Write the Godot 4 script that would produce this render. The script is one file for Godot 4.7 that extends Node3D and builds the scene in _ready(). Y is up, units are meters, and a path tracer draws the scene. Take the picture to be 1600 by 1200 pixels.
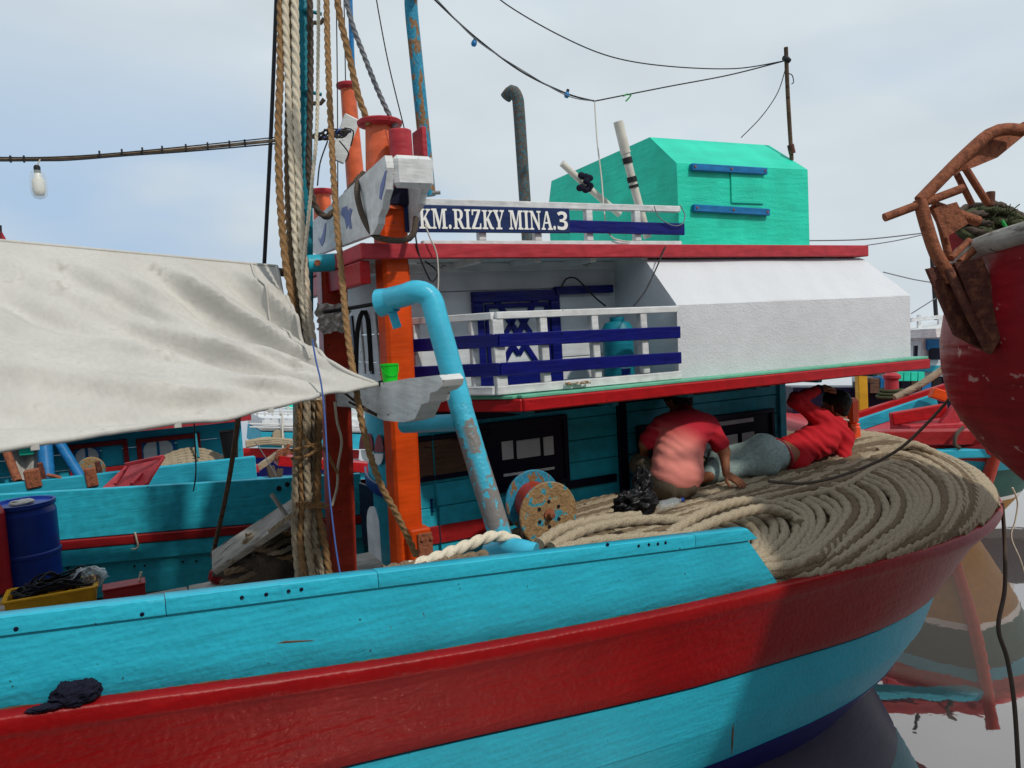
extends Node3D
# A harbour with moored wooden fishing boats. Metres, y up, water at y = 0.
const F := 1200.0
var cam_t: Transform3D
var boat_t: Transform3D          # the near boat's own axes: x along the boat, y up, z towards the quay
var M := {}                      # materials by key
var taken := {}
var rng := RandomNumberGenerator.new()

# ---------------------------------------------------------------- survey: where sight lines meet planes of the place
func ray(px: float, py: float) -> Vector3:
	return cam_t.basis * Vector3((px - 800.0) / F, -(py - 600.0) / F, -1.0)
func at(px: float, py: float, d: float) -> Vector3:
	return cam_t.origin + ray(px, py) * d
func wy(px: float, py: float, y: float) -> Vector3:
	var d := ray(px, py)
	return cam_t.origin + d * ((y - cam_t.origin.y) / d.y)
func meet(px: float, py: float, axis: int, val: float) -> Vector3:
	var inv := boat_t.affine_inverse()
	var o := inv * cam_t.origin
	var d := inv.basis * ray(px, py)
	return o + d * ((val - o[axis]) / d[axis])
func bx(px: float, py: float, v: float) -> Vector3: return meet(px, py, 0, v)
func by(px: float, py: float, v: float) -> Vector3: return meet(px, py, 1, v)
func bz(px: float, py: float, v: float) -> Vector3: return meet(px, py, 2, v)
func line(z: float, pts: Array) -> PackedVector3Array:
	var r := PackedVector3Array()
	for p in pts:
		r.append(bz(p[0], p[1], z + (p[2] if p.size() > 2 else 0.0)))
	return r

# ---------------------------------------------------------------- meshes
class Geo:
	var v := PackedVector3Array()
	var ix := PackedInt32Array()
	var uv := PackedVector2Array()
	var col := PackedColorArray()
	func tri(a: Vector3, b: Vector3, c: Vector3):
		var n := v.size()
		v.append(a); v.append(b); v.append(c)
		ix.append(n); ix.append(n + 1); ix.append(n + 2)
	func face(p: Array, out: Vector3):
		var nn: Vector3 = (p[1] - p[0]).cross(p[2] - p[0])
		if nn.dot(out) > 0.0:
			p = p.duplicate(); p.reverse()
		var n := v.size()
		for q in p: v.append(q)
		for k in range(1, p.size() - 1):
			ix.append(n); ix.append(n + k); ix.append(n + k + 1)
	func grid(rows: Array, wrap := false, flip := false):
		var n := v.size()
		var c: int = rows[0].size()
		for r in rows: v.append_array(r)
		var cc := c if wrap else c - 1
		for i in rows.size() - 1:
			for j in cc:
				var a := n + i * c + j
				var b := n + i * c + (j + 1) % c
				var d := a + c
				var e := b + c
				if flip:
					ix.append(a); ix.append(b); ix.append(e); ix.append(a); ix.append(e); ix.append(d)
				else:
					ix.append(a); ix.append(e); ix.append(b); ix.append(a); ix.append(d); ix.append(e)
	func cbox(t: Transform3D, size: Vector3, bev := 0.004):
		var h := size * 0.5
		var b: float = min(bev, min(h.x, min(h.y, h.z)) * 0.6)
		var P := {}
		for sx in [-1, 1]:
			for sy in [-1, 1]:
				for sz in [-1, 1]:
					P[[sx, sy, sz, 0]] = t * Vector3(sx * h.x, sy * (h.y - b), sz * (h.z - b))
					P[[sx, sy, sz, 1]] = t * Vector3(sx * (h.x - b), sy * h.y, sz * (h.z - b))
					P[[sx, sy, sz, 2]] = t * Vector3(sx * (h.x - b), sy * (h.y - b), sz * h.z)
		var B := t.basis
		for s in [-1, 1]:
			face([P[[s, -1, -1, 0]], P[[s, 1, -1, 0]], P[[s, 1, 1, 0]], P[[s, -1, 1, 0]]], B.x * s)
			face([P[[-1, s, -1, 1]], P[[1, s, -1, 1]], P[[1, s, 1, 1]], P[[-1, s, 1, 1]]], B.y * s)
			face([P[[-1, -1, s, 2]], P[[1, -1, s, 2]], P[[1, 1, s, 2]], P[[-1, 1, s, 2]]], B.z * s)
			for q in [-1, 1]:
				face([P[[s, q, -1, 0]], P[[s, q, 1, 0]], P[[s, q, 1, 1]], P[[s, q, -1, 1]]], B.x * s + B.y * q)
				face([P[[s, -1, q, 0]], P[[s, 1, q, 0]], P[[s, 1, q, 2]], P[[s, -1, q, 2]]], B.x * s + B.z * q)
				face([P[[-1, s, q, 1]], P[[1, s, q, 1]], P[[1, s, q, 2]], P[[-1, s, q, 2]]], B.y * s + B.z * q)
				for w in [-1, 1]:
					face([P[[s, q, w, 0]], P[[s, q, w, 1]], P[[s, q, w, 2]]], B.x * s + B.y * q + B.z * w)
	func beam(a: Vector3, b: Vector3, hgt: float, wid: float, up := Vector3.UP, bev := 0.004):
		var x := (b - a).normalized()
		var z := x.cross(up).normalized()
		var y := z.cross(x)
		cbox(Transform3D(Basis(x, y, z), (a + b) * 0.5), Vector3(a.distance_to(b), hgt, wid), bev)
	func tube(pts: PackedVector3Array, r, sides := 10, cap := true, lobes := 0, lay := 0.0, depth := 0.16):
		var n := pts.size()
		var rows := []
		var up := Vector3.UP
		var t0 := (pts[1] - pts[0]).normalized()
		if abs(t0.y) > 0.9: up = Vector3.RIGHT
		var side := t0.cross(up).normalized()
		var s := 0.0
		for i in n:
			var t: Vector3 = (pts[min(i + 1, n - 1)] - pts[max(i - 1, 0)]).normalized()
			side = (side - t * side.dot(t)).normalized()
			var nn := side.cross(t)
			if i > 0: s += pts[i].distance_to(pts[i - 1])
			var rr: float = r[i] if r is Array or r is PackedFloat32Array else r
			var ring := PackedVector3Array()
			for k in sides:
				var a := TAU * k / sides
				var q := rr
				if lobes > 0: q = rr * (1.0 - depth * (1.0 - abs(cos((a * lobes - s / lay * TAU) * 0.5))))
				ring.append(pts[i] + side * (cos(a) * q) + nn * (sin(a) * q))
			rows.append(ring)
		grid(rows, true)
		if cap:
			for e in [0, n - 1]:
				var t: Vector3 = pts[0] - pts[1] if e == 0 else pts[n - 1] - pts[n - 2]
				var q := []
				for k in sides: q.append(rows[e][k])
				face(q, t)
	func lathe(prof: Array, t: Transform3D, sides := 24):
		# profile of [radius, height] along the y axis of t; a repeated point makes a crease
		var n := prof.size()
		for i in n - 1:
			var rows := []
			for e in [prof[i], prof[i + 1]]:
				var ring := PackedVector3Array()
				for k in sides:
					var a := TAU * k / sides
					ring.append(t * Vector3(cos(a) * e[0], e[1], sin(a) * e[0]))
				rows.append(ring)
			grid(rows, true)
	func smooth_lathe(prof: Array, t: Transform3D, sides := 24):
		var rows := []
		for e in prof:
			var ring := PackedVector3Array()
			for k in sides:
				var a := TAU * k / sides
				ring.append(t * Vector3(cos(a) * e[0], e[1], sin(a) * e[0]))
			rows.append(ring)
		grid(rows, true)
	func extrude(poly: PackedVector2Array, t: Transform3D, depth: float):
		# flat shape in the xy plane of t, thickness along its z (0 .. depth)
		var q := Geometry2D.triangulate_polygon(poly)
		for zz in [0.0, depth]:
			for k in range(0, q.size(), 3):
				var p := []
				for m in 3: p.append(t * Vector3(poly[q[k + m]].x, poly[q[k + m]].y, zz))
				face(p, t.basis.z * (-1.0 if zz == 0.0 else 1.0))
		var cw := Geometry2D.is_polygon_clockwise(poly)
		for k in poly.size():
			var a := poly[k]
			var b := poly[(k + 1) % poly.size()]
			var o := (b - a).orthogonal() * (-1.0 if cw else 1.0) * -1.0
			face([t * Vector3(a.x, a.y, 0), t * Vector3(b.x, b.y, 0), t * Vector3(b.x, b.y, depth), t * Vector3(a.x, a.y, depth)], t.basis * Vector3(-o.x, -o.y, 0))
	func ball(c: Vector3, r: Vector3, n := 10):
		var rows := []
		for i in n + 1:
			var p := PI * i / n
			var ring := PackedVector3Array()
			for k in n * 2:
				var a := TAU * k / (n * 2)
				ring.append(c + Vector3(sin(p) * cos(a) * r.x, cos(p) * r.y, sin(p) * sin(a) * r.z))
			rows.append(ring)
		grid(rows, true, true)
	func mesh() -> ArrayMesh:
		var nr := PackedVector3Array()
		nr.resize(v.size())
		for k in range(0, ix.size(), 3):
			var a := ix[k]
			var b := ix[k + 1]
			var c := ix[k + 2]
			var n := (v[c] - v[a]).cross(v[b] - v[a])
			nr[a] += n; nr[b] += n; nr[c] += n
		for k in nr.size():
			nr[k] = nr[k].normalized() if nr[k].length_squared() > 1e-20 else Vector3.UP
		var arr := []
		arr.resize(Mesh.ARRAY_MAX)
		arr[Mesh.ARRAY_VERTEX] = v
		arr[Mesh.ARRAY_NORMAL] = nr
		arr[Mesh.ARRAY_INDEX] = ix
		if uv.size() == v.size(): arr[Mesh.ARRAY_TEX_UV] = uv
		if col.size() == v.size(): arr[Mesh.ARRAY_COLOR] = col
		var m := ArrayMesh.new()
		m.add_surface_from_arrays(Mesh.PRIMITIVE_TRIANGLES, arr)
		return m

func curve(pts: PackedVector3Array, step := 0.03) -> PackedVector3Array:
	var r := PackedVector3Array()
	var n := pts.size()
	for i in n - 1:
		var p0 := pts[max(i - 1, 0)]
		var p1 := pts[i]
		var p2 := pts[i + 1]
		var p3 := pts[min(i + 2, n - 1)]
		var m: int = max(1, int(ceil(p1.distance_to(p2) / step)))
		for k in m:
			r.append(p1.cubic_interpolate(p2, p0, p3, float(k) / m))
	r.append(pts[n - 1])
	return r

# ---------------------------------------------------------------- objects
func numbered(called: String) -> String:
	if not taken.has(called):
		taken[called] = 0
		return called
	taken[called] += 1
	return "%s_%03d" % [called, taken[called]]
func tag(o: Node, label: String, category: String, group := "", kind := ""):
	if label: o.set_meta("label", label)
	if category: o.set_meta("category", category)
	if group: o.set_meta("group", group)
	if kind: o.set_meta("kind", kind)
# a thing standing on the near boat (base in the boat's axes) or, with world = true, in the harbour
func thing(called: String, label: String, category: String, base := Vector3.ZERO, group := "", world := false) -> Node3D:
	var o := Node3D.new()
	o.name = numbered(called)
	add_child(o)
	o.transform = Transform3D(Basis.IDENTITY, base) if world else boat_t * Transform3D(Basis.IDENTITY, base)
	o.set_meta("base", base)
	tag(o, label, category, group)
	return o
# a part: mesh given in the axes the thing was measured in
func part(called: String, g, mat: String, parent: Node3D) -> MeshInstance3D:
	var o := MeshInstance3D.new()
	o.name = called
	o.mesh = g.mesh() if g is Geo else g
	o.material_override = M[mat]
	o.cast_shadow = GeometryInstance3D.SHADOW_CASTING_SETTING_ON
	parent.add_child(o, true)
	var off := Vector3.ZERO
	if parent.has_meta("base") and parent.get_meta("base") is Vector3: off = -parent.get_meta("base")
	o.position = off
	return o
func node(called: String, parent: Node3D) -> Node3D:
	var o := Node3D.new()
	o.name = called
	parent.add_child(o, true)
	var off := Vector3.ZERO
	if parent.has_meta("base") and parent.get_meta("base") is Vector3: off = -parent.get_meta("base")
	o.position = off
	return o
func tubed(called: String, pts: PackedVector3Array, r, mat: String, parent: Node3D, sides := 10) -> MeshInstance3D:
	var g := Geo.new()
	g.tube(pts, r, sides)
	return part(called, g, mat, parent)
func roped(called: String, pts: PackedVector3Array, r: float, mat: String, parent: Node3D, step := 0.0) -> MeshInstance3D:
	var g := Geo.new()
	g.tube(curve(pts, step if step > 0.0 else r * 0.55), r, 12, true, 3, r * 2.6, 0.45)
	return part(called, g, mat, parent)
func boxed(called: String, c: Vector3, size: Vector3, mat: String, parent: Node3D, bev := 0.004) -> MeshInstance3D:
	var g := Geo.new()
	g.cbox(Transform3D(Basis.IDENTITY, c), size, bev)
	return part(called, g, mat, parent)
func beamed(called: String, a: Vector3, b: Vector3, hgt: float, wid: float, mat: String, parent: Node3D, up := Vector3.UP, bev := 0.004) -> MeshInstance3D:
	var g := Geo.new()
	g.beam(a, b, hgt, wid, up, bev)
	return part(called, g, mat, parent)
# one rope, wire or cable as a thing of its own
func loose(called: String, label: String, category: String, pts: PackedVector3Array, r: float, mat: String, twisted := true, world := false) -> Node3D:
	var base := pts[pts.size() - 1]
	var o := thing(called, label, category, base, "", world)
	if twisted: roped("strand" if called == "rope" else "line", pts, r, mat, o)
	else: tubed("line", curve(pts, 0.04), r, mat, o, 7)
	return o

# ---------------------------------------------------------------- materials
const TS := 512
func seam(freq: float, seed_: int, oct := 4, type := FastNoiseLite.TYPE_SIMPLEX_SMOOTH, w := TS, h := TS, stretch := 1) -> PackedFloat32Array:
	var n := FastNoiseLite.new()
	n.noise_type = type
	n.frequency = freq
	n.seed = seed_
	n.fractal_octaves = oct
	var im := n.get_seamless_image(w / stretch, h)
	im.convert(Image.FORMAT_L8)
	if stretch > 1: im.resize(w, h, Image.INTERPOLATE_CUBIC)
	var d := im.get_data()
	var r := PackedFloat32Array()
	r.resize(d.size())
	for k in d.size(): r[k] = d[k] / 255.0
	return r
func relief(hh: PackedFloat32Array, amount: float) -> ImageTexture:
	var by_ := PackedByteArray()
	by_.resize(hh.size())
	for k in hh.size(): by_[k] = int(clamp(hh[k], 0.0, 1.0) * 255.0)
	var im := Image.create_from_data(TS, TS, false, Image.FORMAT_L8, by_)
	im.bump_map_to_normal_map(amount)
	return ImageTexture.create_from_image(im)
func picture(rgb: PackedByteArray) -> ImageTexture:
	return ImageTexture.create_from_image(Image.create_from_data(TS, TS, false, Image.FORMAT_RGB8, rgb))
# colour map: base colour with blotches, streaks and chips that show what lies under the paint
func coat(base: Color, under: Color, blotch: PackedFloat32Array, streak: PackedFloat32Array, chip: PackedFloat32Array, vary: float, limit: float, soft := 0.02) -> ImageTexture:
	var d := PackedByteArray()
	d.resize(TS * TS * 3)
	for k in TS * TS:
		var s := 1.0 + vary * (blotch[k] - 0.5) * 2.0 + vary * 0.7 * (streak[k] - 0.5) * 2.0
		var t: float = clamp((chip[k] - limit) / soft, 0.0, 1.0)
		var u := 1.0 - t
		d[k * 3] = int(clamp((base.r * s * u + under.r * t) * 255.0, 0.0, 255.0))
		d[k * 3 + 1] = int(clamp((base.g * s * u + under.g * t) * 255.0, 0.0, 255.0))
		d[k * 3 + 2] = int(clamp((base.b * s * u + under.b * t) * 255.0, 0.0, 255.0))
	return picture(d)
func mat(key: String, color: Color, rough: float, tex: Texture2D = null, nrm: Texture2D = null, scale_ := Vector3.ONE, nscale := 1.0, metal := 0.0) -> StandardMaterial3D:
	var m := StandardMaterial3D.new()
	m.albedo_color = color
	m.roughness = rough
	m.metallic = metal
	if tex: m.albedo_texture = tex
	if nrm:
		m.normal_enabled = true
		m.normal_texture = nrm
		m.normal_scale = nscale
	if tex or nrm:
		m.uv1_triplanar = true
		m.uv1_triplanar_sharpness = 6.0
		m.uv1_scale = scale_
	m.metallic_specular = 0.35
	M[key] = m
	return m
func c8(r: int, g: int, b: int) -> Color: return Color(r / 255.0, g / 255.0, b / 255.0)

func materials():
	var low := seam(0.006, 1, 4)
	var mid := seam(0.022, 2, 4)
	var fine := seam(0.09, 3, 3)
	var grain := seam(0.02, 4, 4, FastNoiseLite.TYPE_SIMPLEX_SMOOTH, TS, TS, 8)
	var fgrain := seam(0.06, 5, 3, FastNoiseLite.TYPE_SIMPLEX_SMOOTH, TS, TS, 8)
	var spots := seam(0.05, 6, 5)
	var flakes := seam(0.03, 7, 5, FastNoiseLite.TYPE_SIMPLEX, TS, TS, 4)
	var scuff := PackedFloat32Array(); scuff.resize(TS * TS)
	for k in TS * TS: scuff[k] = 0.62 * flakes[k] + 0.38 * spots[k] + (0.12 if mid[k] > 0.62 else 0.0)
	var n := TS * TS
	var grime := PackedFloat32Array(); grime.resize(n)
	for k in n: grime[k] = 0.7 * low[k] + 0.3 * spots[k]
	var speck := PackedFloat32Array(); speck.resize(n)
	var hs := PackedFloat32Array(); hs.resize(n)
	for k in n:
		speck[k] = 0.45 * fine[k] + 0.30 * spots[k] + 0.25 * flakes[k] + (0.05 if low[k] > 0.6 else 0.0)
		hs[k] = 0.45 * fgrain[k] + 0.25 * fine[k] + 0.3 * mid[k]
	var N_fine := relief(hs, 4.0)
	var hb := PackedFloat32Array(); hb.resize(n)
	var hp := PackedFloat32Array(); hp.resize(n)
	var hr := PackedFloat32Array(); hr.resize(n)
	var hc := PackedFloat32Array(); hc.resize(n)
	for k in n:
		hb[k] = grain[k] * 0.5 + fgrain[k] * 0.3 + mid[k] * 0.2
		hp[k] = mid[k] * 0.5 + fine[k] * 0.5
		hr[k] = spots[k] * 0.6 + fine[k] * 0.4
		var x := k % TS
		var y := k / TS
		hc[k] = 0.5 + 0.2 * sin(x * TAU / 4.0) + 0.2 * sin(y * TAU / 4.0) + 0.1 * (fine[k] - 0.5)
	var N_board := relief(hb, 5.0)
	var N_plaster := relief(hp, 4.0)
	var N_rough := relief(hr, 8.0)
	var N_cloth := relief(hc, 3.0)
	var white := Color(1, 1, 1)
	var T_soft := coat(Color(0.93, 0.93, 0.93), Color(0.4, 0.38, 0.36), low, grain, flakes, 0.06, 0.99)
	var T_worn := coat(Color(0.92, 0.92, 0.92), Color(0.35, 0.33, 0.3), mid, grain, scuff, 0.08, 0.93)
	var sc := Vector3(0.9, 0.9, 0.9)
	var T_plaster := coat(Color(0.97, 0.97, 0.97), Color(0.66, 0.66, 0.66), low, fine, speck, 0.02, 0.80, 0.02)
	mat("cyan_hull", white, 0.42, coat(c8(44, 176, 203), c8(40, 72, 80), low, fine, speck, 0.035, 0.80, 0.015), N_fine, Vector3(0.62, 0.62, 0.62), 0.6)
	mat("cyan", c8(46, 182, 208), 0.42, T_worn, N_board, sc, 0.45)
	mat("cyan_far", c8(45, 172, 200), 0.5, T_soft, N_board, sc, 0.5)
	mat("teal", c8(22, 132, 152), 0.45, T_worn, N_board, sc, 0.5)
	mat("blue_paint", c8(30, 118, 180), 0.45, T_worn, N_board, sc, 0.5)
	mat("red_hull", white, 0.4, coat(c8(140, 9, 14), c8(150, 62, 58), low, fine, speck, 0.05, 0.825, 0.015), N_fine, Vector3(0.55, 0.55, 0.55), 0.5)
	mat("red", c8(180, 26, 32), 0.38, T_worn, N_board, sc, 0.35)
	mat("red_faded", c8(184, 56, 66), 0.5, T_worn, N_board, sc, 0.5)
	mat("red_dark", c8(160, 34, 38), 0.4, T_worn, N_board, sc, 0.4)
	mat("navy", c8(18, 26, 112), 0.35, T_worn, N_board, sc, 0.5)
	mat("navy_hull", c8(14, 22, 120), 0.35, T_soft, N_board, sc, 0.4)
	mat("navy_sign", c8(26, 48, 98), 0.5, T_soft, N_board, sc, 0.4)
	mat("navy_deep", c8(9, 11, 42), 0.4, T_soft, N_board, sc, 0.4)
	mat("white_paint", c8(226, 228, 230), 0.45, T_worn, N_board, sc, 0.5)
	mat("white_wall", c8(225, 228, 232), 0.55, T_soft, N_board, sc, 0.4)
	mat("white_plaster", c8(214, 217, 223), 0.6, T_plaster, N_plaster, Vector3(1.1, 1.1, 1.1), 0.5)
	mat("white_old", white, 0.55, coat(c8(208, 210, 210), c8(120, 108, 96), low, fgrain, scuff, 0.07, 0.84), N_board, sc, 0.6)
	mat("green", c8(42, 218, 186), 0.5, T_soft, N_fine, Vector3(0.8, 0.8, 0.8), 0.6)
	mat("green_trim", c8(110, 190, 160), 0.5, T_worn, N_board, sc, 0.4)
	mat("orange", white, 0.34, coat(c8(212, 74, 18), c8(112, 44, 24), low, fgrain, scuff, 0.08, 0.92), N_board, sc, 0.4)
	mat("orange_bitt", c8(226, 108, 70), 0.28, T_worn, N_board, sc, 0.3)
	mat("red_brown", c8(186, 62, 44), 0.35, T_worn, N_board, sc, 0.4)
	mat("pipe_cyan", white, 0.3, coat(c8(66, 178, 208), c8(60, 66, 70), low, fgrain, scuff, 0.06, 0.92), N_plaster, sc, 0.2)
	mat("pipe_worn", white, 0.42, coat(c8(66, 172, 200), c8(122, 118, 116), mid, fgrain, grime, 0.06, 0.56, 0.04), N_rough, Vector3(1.1, 0.9, 1.1), 0.25)
	mat("pipe_rusty", white, 0.6, coat(c8(48, 138, 172), c8(132, 100, 70), mid, fine, mid, 0.1, 0.56, 0.05), N_rough, Vector3(1.4, 0.6, 1.4), 0.4)
	mat("pipe_soot", white, 0.75, coat(c8(92, 84, 78), c8(52, 106, 124), mid, fine, spots, 0.15, 0.58, 0.05), N_rough, Vector3(2.2, 1.1, 2.2), 0.6)
	mat("rust", white, 0.8, coat(c8(148, 90, 64), c8(112, 66, 48), mid, fine, mid, 0.14, 0.45, 0.3), N_rough, Vector3(1.3, 1.3, 1.3), 0.45)
	mat("rust_dark", white, 0.75, coat(c8(92, 54, 46), c8(122, 78, 58), mid, fgrain, mid, 0.14, 0.5, 0.3), N_rough, Vector3(1.2, 1.2, 1.2), 0.45)
	mat("rust_paint", white, 0.65, coat(c8(150, 120, 84), c8(58, 140, 160), mid, fine, mid, 0.14, 0.62, 0.05), N_rough, Vector3(0.9, 0.9, 0.9), 0.5)
	mat("rope", white, 0.95, coat(c8(166, 153, 131), c8(108, 93, 76), fine, spots, mid, 0.2, 0.56, 0.3), N_rough, Vector3(7, 7, 7), 0.5)
	mat("rope_white", white, 0.9, coat(c8(214, 204, 184), c8(164, 146, 118), fine, fine, mid, 0.12, 0.66, 0.25), N_rough, Vector3(7, 7, 7), 0.5)
	mat("rope_dirty", white, 0.95, coat(c8(124, 108, 88), c8(80, 66, 53), fine, spots, mid, 0.2, 0.5, 0.3), N_rough, Vector3(7, 7, 7), 0.5)
	mat("rope_brown", white, 0.95, coat(c8(150, 118, 82), c8(100, 76, 54), fine, fine, mid, 0.16, 0.55, 0.3), N_rough, Vector3(7, 7, 7), 0.5)
	mat("rope_dark", white, 0.95, coat(c8(86, 76, 68), c8(52, 46, 42), fine, fine, mid, 0.16, 0.55, 0.3), N_rough, Vector3(7, 7, 7), 0.5)
	mat("rope_green", white, 0.95, coat(c8(74, 82, 56), c8(56, 48, 42), fine, fine, mid, 0.16, 0.5, 0.3), N_rough, Vector3(7, 7, 7), 0.5)
	mat("cable", c8(40, 40, 44), 0.6)
	mat("cable_grey", c8(112, 116, 122), 0.6)
	mat("cable_white", c8(190, 186, 178), 0.6)
	mat("cord_blue", c8(80, 110, 180), 0.6)
	mat("cord_green", c8(30, 150, 70), 0.6)
	mat("canvas", white, 0.9, coat(c8(190, 188, 183), c8(124, 116, 106), low, fine, grime, 0.04, 0.74, 0.4), N_plaster, Vector3(0.6, 0.6, 0.6), 0.22)
	mat("wood", white, 0.8, coat(c8(150, 132, 112), c8(88, 74, 62), low, fgrain, flakes, 0.16, 0.7, 0.2), N_board, sc, 1.0)
	mat("wood_grey", white, 0.85, coat(c8(160, 156, 150), c8(100, 94, 88), low, fgrain, flakes, 0.16, 0.7, 0.2), N_board, sc, 1.0)
	mat("wood_dark", white, 0.85, coat(c8(92, 72, 58), c8(56, 44, 36), low, fgrain, flakes, 0.2, 0.7, 0.2), N_board, sc, 1.0)
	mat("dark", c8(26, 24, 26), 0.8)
	mat("concrete", c8(150, 147, 140), 0.9, T_soft, N_plaster, sc, 0.6)
	mat("black_rubber", c8(22, 22, 24), 0.55)
	mat("pvc", c8(222, 218, 208), 0.4, T_soft, null, sc)
	mat("plastic_blue", c8(24, 58, 150), 0.35, T_soft, null, sc)
	mat("plastic_red", c8(176, 34, 40), 0.4, T_soft, null, sc)
	mat("plastic_yellow", c8(220, 164, 30), 0.4, T_worn, null, sc)
	mat("plastic_green", c8(22, 190, 40), 0.35)
	mat("plastic_orange", c8(236, 84, 34), 0.4)
	mat("yellow_paint", c8(214, 160, 40), 0.45, T_soft, null, sc)
	mat("bag_black", c8(22, 22, 25), 0.38)
	mat("cloth_navy", c8(24, 26, 44), 0.95)
	mat("cloth_grey", c8(196, 192, 186), 0.9)
	mat("bulb_blue", c8(40, 120, 180), 0.3)
	mat("bulb_white", c8(232, 228, 218), 0.4)
	var glass := mat("glass", Color(0.85, 0.9, 0.92, 0.22), 0.05)
	glass.transparency = BaseMaterial3D.TRANSPARENCY_ALPHA
	mat("steel", c8(150, 150, 150), 0.4, null, null, sc, 1.0, 0.8)
	mat("letter", c8(238, 238, 234), 0.5)
	mat("grey_print", c8(110, 122, 172), 0.5)
	mat("red_flaked", white, 0.4, coat(c8(138, 26, 34), c8(176, 132, 128), low, fgrain, scuff, 0.12, 0.76, 0.04), N_board, Vector3(0.4, 0.4, 0.4), 0.8)
	mat("hull_yellow", c8(176, 128, 40), 0.5, T_worn, N_board, sc, 0.4)
	mat("hull_green", c8(30, 84, 76), 0.5, T_soft, N_board, sc, 0.4)
	# people
	mat("skin", c8(138, 88, 62), 0.55)
	mat("hair", c8(20, 17, 16), 0.6, null, N_rough, Vector3(9, 9, 9), 0.8)
	mat("shirt_red", c8(186, 26, 38), 0.85, null, N_cloth, Vector3(6, 6, 6), 0.3)
	var dye := mat("shirt_dye", white, 0.85, null, N_cloth, Vector3(6, 6, 6), 0.3)
	dye.vertex_color_use_as_albedo = true
	mat("jeans", white, 0.9, coat(c8(112, 150, 164), c8(150, 180, 190), mid, fine, spots, 0.12, 0.6, 0.2), N_cloth, Vector3(3, 3, 3), 0.4)
	mat("jeans_grey", white, 0.9, coat(c8(146, 166, 164), c8(172, 188, 186), mid, fine, spots, 0.12, 0.6, 0.2), N_cloth, Vector3(3, 3, 3), 0.4)
	mat("trousers", c8(92, 82, 68), 0.9, null, N_cloth, Vector3(6, 6, 6), 0.3)
	# water: murky brown, mirror smooth with a faint swell
	var hw := PackedFloat32Array(); hw.resize(n)
	for k in n: hw[k] = low[k] * 0.7 + mid[k] * 0.3
	var wm := mat("water", c8(184, 172, 166), 0.02, null, relief(hw, 1.0), Vector3(0.25, 0.25, 0.25), 0.2, 0.80)
	wm.metallic_specular = 0.8

# ---------------------------------------------------------------- the scene
func _ready():
	rng.seed = 7
	# camera
	cam_t = Transform3D(Basis(Vector3.RIGHT, -atan(55.0 / F)), Vector3(0, 2.6, 0))
	var cam := Camera3D.new()
	cam.name = "camera"
	cam.fov = rad_to_deg(2.0 * atan(600.0 / F))
	cam.near = 0.05
	cam.far = 2000.0
	add_child(cam)
	cam.transform = cam_t
	cam.current = true
	# sky
	var env := Environment.new()
	env.background_mode = Environment.BG_SKY
	env.sky = Sky.new()
	env.sky.sky_material = clouded_sky()
	env.tonemap_mode = Environment.TONE_MAPPER_LINEAR
	env.tonemap_exposure = 1.0
	env.sdfgi_enabled = true
	env.ssao_enabled = true
	env.ssil_enabled = true
	var we := WorldEnvironment.new()
	we.name = "world_environment"
	we.environment = env
	add_child(we)
	# hazy sun, high behind the camera's right shoulder
	var sun := DirectionalLight3D.new()
	sun.name = "sun"
	sun.light_energy = 0.72
	sun.light_color = Color(1.0, 0.97, 0.92)
	sun.light_angular_distance = 2.5
	sun.shadow_enabled = true
	add_child(sun)
	sun.look_at_from_position(Vector3.ZERO, -Vector3(0.5, 0.78, 0.5), Vector3.UP)
	# the near boat's axes: turned 27 degrees from the view, 3.5 degrees down by the left
	boat_t = Transform3D(Basis(Vector3.UP, deg_to_rad(27.0)) * Basis(Vector3.BACK, deg_to_rad(3.5)), at(815, 632, 4.4))
	materials()
	water()
	main_boat()
	rope_pile()
	cargo()
	rigging()
	canvas_awning()
	right_boat()
	back_boats()
	people()

func clouded_sky() -> PanoramaSkyMaterial:
	var w := 1024
	var h := 512
	var n := FastNoiseLite.new()
	n.seed = 11
	n.frequency = 1.6
	n.fractal_octaves = 5
	var n2 := FastNoiseLite.new()
	n2.seed = 23
	n2.frequency = 0.55
	n2.fractal_octaves = 3
	var im := Image.create(w, h, false, Image.FORMAT_RGBF)
	for y in h:
		var el := PI * (0.5 - (y + 0.5) / h)
		for x in w:
			var az := TAU * (x + 0.5) / w
			var d := Vector3(cos(el) * sin(az), sin(el), cos(el) * cos(az))
			var up: float = max(d.y, 0.0)
			var q := Vector3(d.x, d.y * 2.6, d.z)
			var c: float = clamp(0.5 + n.get_noise_3dv(q) * 0.75 + n2.get_noise_3dv(q * 1.3) * 0.9, 0.0, 1.0)
			c = smoothstep(0.12, 0.62, c)
			var veil := smoothstep(0.14, 0.42, up)          # high thin overcast closes over
			c = lerp(c, max(c, 0.90), veil)
			var blue := Color(0.42, 0.57, 0.76)
			var cloud := Color(0.66, 0.735, 0.785)
			var k: float = 0.97 + 0.10 * n.get_noise_3dv(q * 2.1 + Vector3(5, 1, 2))
			var col := Color(lerp(blue.r, cloud.r * k, c), lerp(blue.g, cloud.g * k, c), lerp(blue.b, cloud.b * k, c))
			if d.y < 0.0: col = col.lerp(Color(0.16, 0.15, 0.14), smoothstep(0.0, 0.12, -d.y))
			im.set_pixel(x, y, col)
	var m := PanoramaSkyMaterial.new()
	m.panorama = ImageTexture.create_from_image(im)
	return m

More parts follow.
